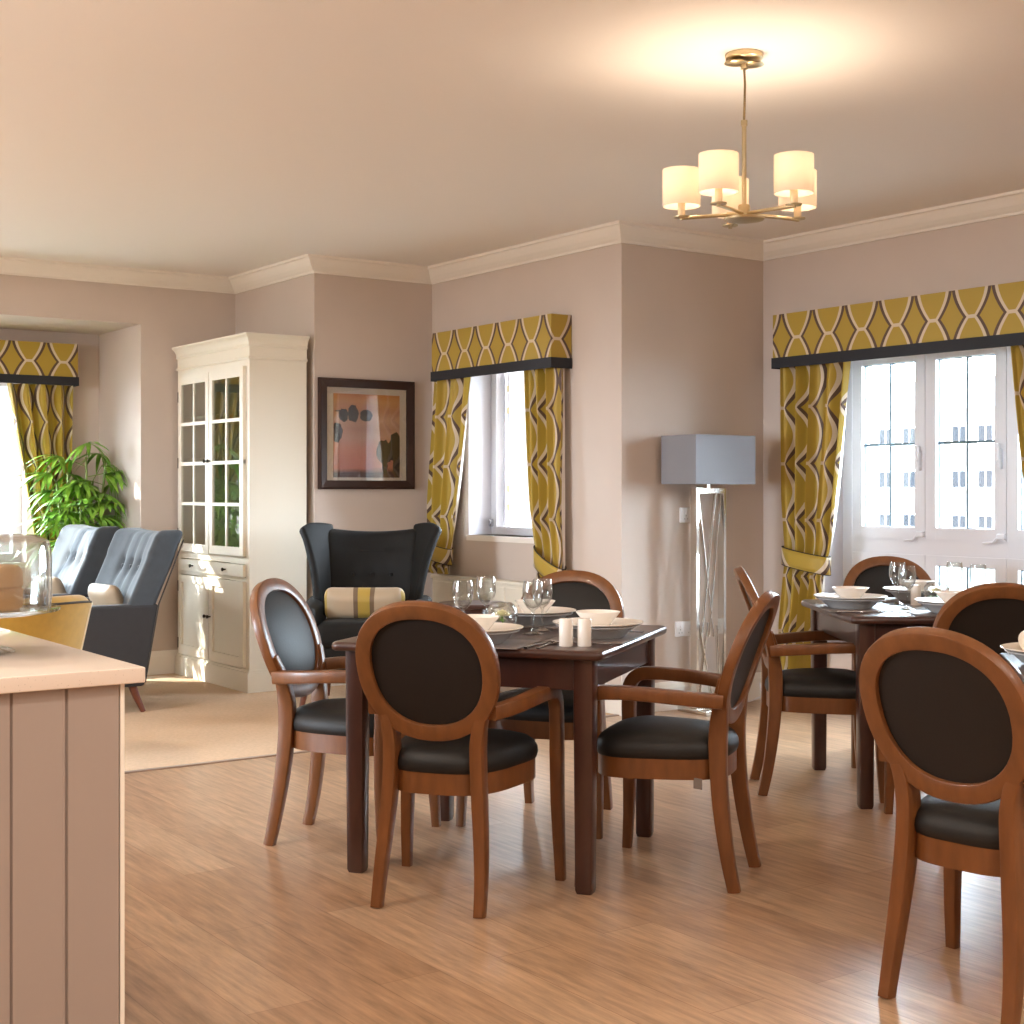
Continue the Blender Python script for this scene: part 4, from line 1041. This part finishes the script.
# cake stand
cs = thing('cake_stand', 'glass domed cake stand on the stone worktop', 'cake stand', (.805, 3.07, .90))
b = MB().lathe([(0, 0), (.078, 0), (.08, .004), (.074, .008), (.03, .02), (.014, .035), (.013, .06), (.03, .078), (.15, .084), (.168, .088), (.17, .094), (.15, .092), (0, .09)], 48); b.build('plate', 'glass', cs)
b = MB(); prof = [(.150, .0945), (.153, .12), (.152, .21), (.146, .234), (.12, .246), (.02, .249), (.0, .249), (0, .244), (.02, .244), (.118, .241), (.140, .229), (.146, .209), (.147, .12), (.144, .0945), (.150, .0945)]
b.lathe(prof, 64); b.build('dome', 'dome', cs)
b = MB().lathe([(0, .246), (.008, .247), (.009, .256), (.018, .266), (.016, .278), (0, .283)], 20); b.build('dome_knob', 'glass', cs)
b = MB().lathe([(0, 0), (.092, 0), (.098, .006), (.10, .04), (.096, .045), (.1, .05), (.098, .08), (.09, .09), (0, .096)], 40); o = b.build('cake', 'cake'); o.location = (.80, 3.07, .992); tag(o, 'brown sponge cake under the glass dome', 'cake')

# ------------------------------------------------------------------ outside
struct(MB().box((-60, -60, -3.3), (120, 120, -3.2)).build('ground', 'ground'))
def building(name, lb, org, w, d, h, rows, cols, facing, z0=-3.2, mat='brick', ww=1.3, wh=1.2, wz=2.4):
    th = thing(name, lb, 'building', org)
    b = MB()
    if facing == 'x': b.box((0, -w/2, z0), (d, w/2, z0+h))
    else: b.box((-w/2, 0, z0), (w/2, d, z0+h))
    b.build('facade', mat, th)
    r = MB()
    if facing == 'x': r.prism([(0, z0+h), (d, z0+h), (d/2, z0+h+2.2)], -w/2-.3, w/2+.3, fn=lambda p: (p[0], p[2], p[1]))
    else: r.prism([(0, z0+h), (d, z0+h), (d/2, z0+h+2.2)], -w/2-.3, w/2+.3, fn=lambda p: (p[2], p[0], p[1]))
    r.build('roof', 'slate', th)
    for i in range(rows):
        for k in range(cols):
            s = -w/2+w*(k+.5)/cols; z = z0+1.9+i*wz
            f = MB(); g = MB()
            if facing == 'x':
                f.box((-.05, s-ww/2-.1, z-.1), (.05, s+ww/2+.1, z+wh+.1)); g.box((-.08, s-ww/2, z), (-.04, s-.05, z+wh)); g.box((-.08, s+.05, z), (-.04, s+ww/2, z+wh))
            else:
                f.box((s-ww/2-.1, -.05, z-.1), (s+ww/2+.1, .05, z+wh+.1)); g.box((s-ww/2, -.08, z), (s-.05, -.04, z+wh)); g.box((s+.05, -.08, z), (s+ww/2, -.04, z+wh))
            fo_ = f.build('window', 'upvc', th); g.build('pane', 'dglass', fo_)
    return th
building('terrace_house', 'pale brick terrace across the street, seen through the wide window', (72, 56, 0), 30, 8, 9.4, 3, 16, 'x', ww=.95, wh=1.0, wz=2.7)
building('apartment_house', 'pale house beyond the left bay window', (-3, 34, 0), 26, 8, 8.0, 3, 8, 'y')
hb = thing('shuttered_house', 'pale house with grey-blue louvred shutters beyond the narrow window', 'building', (12.0, 20.0, 0))
b = MB(); b.box((-3, 0, -3.2), (9, 6, 7.0)); b.build('facade', 'brick', hb)
def shutter(x, z):
    s = MB(); s.box((x-.30, -.06, z), (x+.30, -.01, z+1.5))
    for k in range(18): s.box((x-.27, -.075, z+.06+k*.078), (x+.27, -.055, z+.10+k*.078))
    s.build('shutter', 'shutter', hb)
for x in (-2.2, -.9, .4, 1.7, 3.0, 4.3): shutter(x, 1.5); shutter(x, -1.8)
hd = MB()
rnd = random.Random(5)
for k in range(60): hd.rbox((rnd.uniform(-5, 5), rnd.uniform(-.7, .7), rnd.uniform(.3, 2.6)), (1.1, 1.0, .9), .4, 3)
o = hd.build('hedge', 'hedge'); o.location = (13.0, 18.6, -3.2); tag(o, 'green hedge outside below the narrow window', 'hedge')

# ------------------------------------------------------------------ light
W = bpy.data.worlds.new('sky'); bpy.context.scene.world = W; W.use_nodes = True
bg = W.node_tree.nodes['Background']; bg.inputs[0].default_value = (.76, .88, 1.0, 1); bg.inputs[1].default_value = 46
def light(name, kind, loc, energy, col, **kw):
    l = bpy.data.lights.new(name, kind); l.energy = energy; l.color = col
    for k, v in kw.items(): setattr(l, k, v)
    o = bpy.data.objects.new(name, l); C.objects.link(o); o.location = loc; return o
sd = Vector((.72*cos(math.radians(27)), -.694*cos(math.radians(27)), -sin(math.radians(27))))
s = light('sun', 'SUN', (0, 20, 12), 13, (1, .95, .86), angle=.012); s.rotation_euler = sd.to_track_quat('-Z', 'Y').to_euler()
def portal(name, loc, size, d):
    o = light(name, 'AREA', loc, 1, (1, 1, 1), shape='RECTANGLE', size=size[0], size_y=size[1]); o.data.cycles.is_portal = True
    o.rotation_euler = Vector(d).to_track_quat('-Z', 'Y').to_euler()
    return o
portal('portal_right', (X6+.28, (SY0+SY1)/2, (SZ0+SZ1)/2), (SY1-SY0, SZ1-SZ0), (-1, 0, 0))
portal('portal_narrow', (X4+.28, (RY0+RY1)/2, (RZ0+RZ1)/2), (RY1-RY0, RZ1-RZ0), (-1, 0, 0))
portal('portal_bay', ((WX0+WX1)/2, AY+.23, (WZ0+WZ1)/2), (WX1-WX0, WZ1-WZ0), (0, -1, 0))
portal('portal_left', (XL-.2, 5.6, 1.45), (1.4, 1.3), (1, 0, 0))
for i, p in enumerate(shade_pts):
    light('bulb_light', 'POINT', (p[0], p[1], p[2]+.03), 2.3, (1, .80, .60), shadow_soft_size=.025)
# unseen ceiling downlights, added as warm room fill and for crisper floor shadows
for (x, y) in ((-1.2, 1.0), (.4, 1.2), (2.2, .3), (-1.2, 3.4), (.3, 3.9), (3.8, .2), (1.6, -1.2), (-1.2, 6.6), (1.0, 6.9)):
    o = light('fill_downlight', 'AREA', (x, y, ZC-.012), 19, (1, .90, .78), shape='DISK', size=.07)

# added point lights out of view, without fittings, to brighten the ceiling
for (x, y) in ((-.6, 7.6), (-.9, 3.2), (1.8, -.9), (4.4, .2)):
    light('ceiling_fill_light', 'POINT', (x, y, 2.1), 20, (1, .94, .86), shadow_soft_size=.12)

# ------------------------------------------------------------------ camera
cam = bpy.data.cameras.new('camera'); co = bpy.data.objects.new('camera', cam); C.objects.link(co)
co.location = (0, 0, 1.24); co.rotation_euler = (PI/2, 0, -math.radians(90-54.76226880789984))
cam.sensor_width = 36; cam.lens = 1432.5976/1024*36; cam.shift_y = -22/1024; cam.clip_end = 500; cam.clip_start = .05
sc = bpy.context.scene; sc.camera = co
sc.view_settings.view_transform = 'Standard'; sc.view_settings.look = 'None'; sc.view_settings.exposure = .5; sc.view_settings.gamma = 1
sc.cycles.use_denoising = True
sc.cycles.max_bounces = 10; sc.cycles.diffuse_bounces = 6; sc.cycles.transparent_max_bounces = 24; sc.cycles.caustics_reflective = False; sc.cycles.caustics_refractive = False
sc.cycles.sample_clamp_indirect = 6
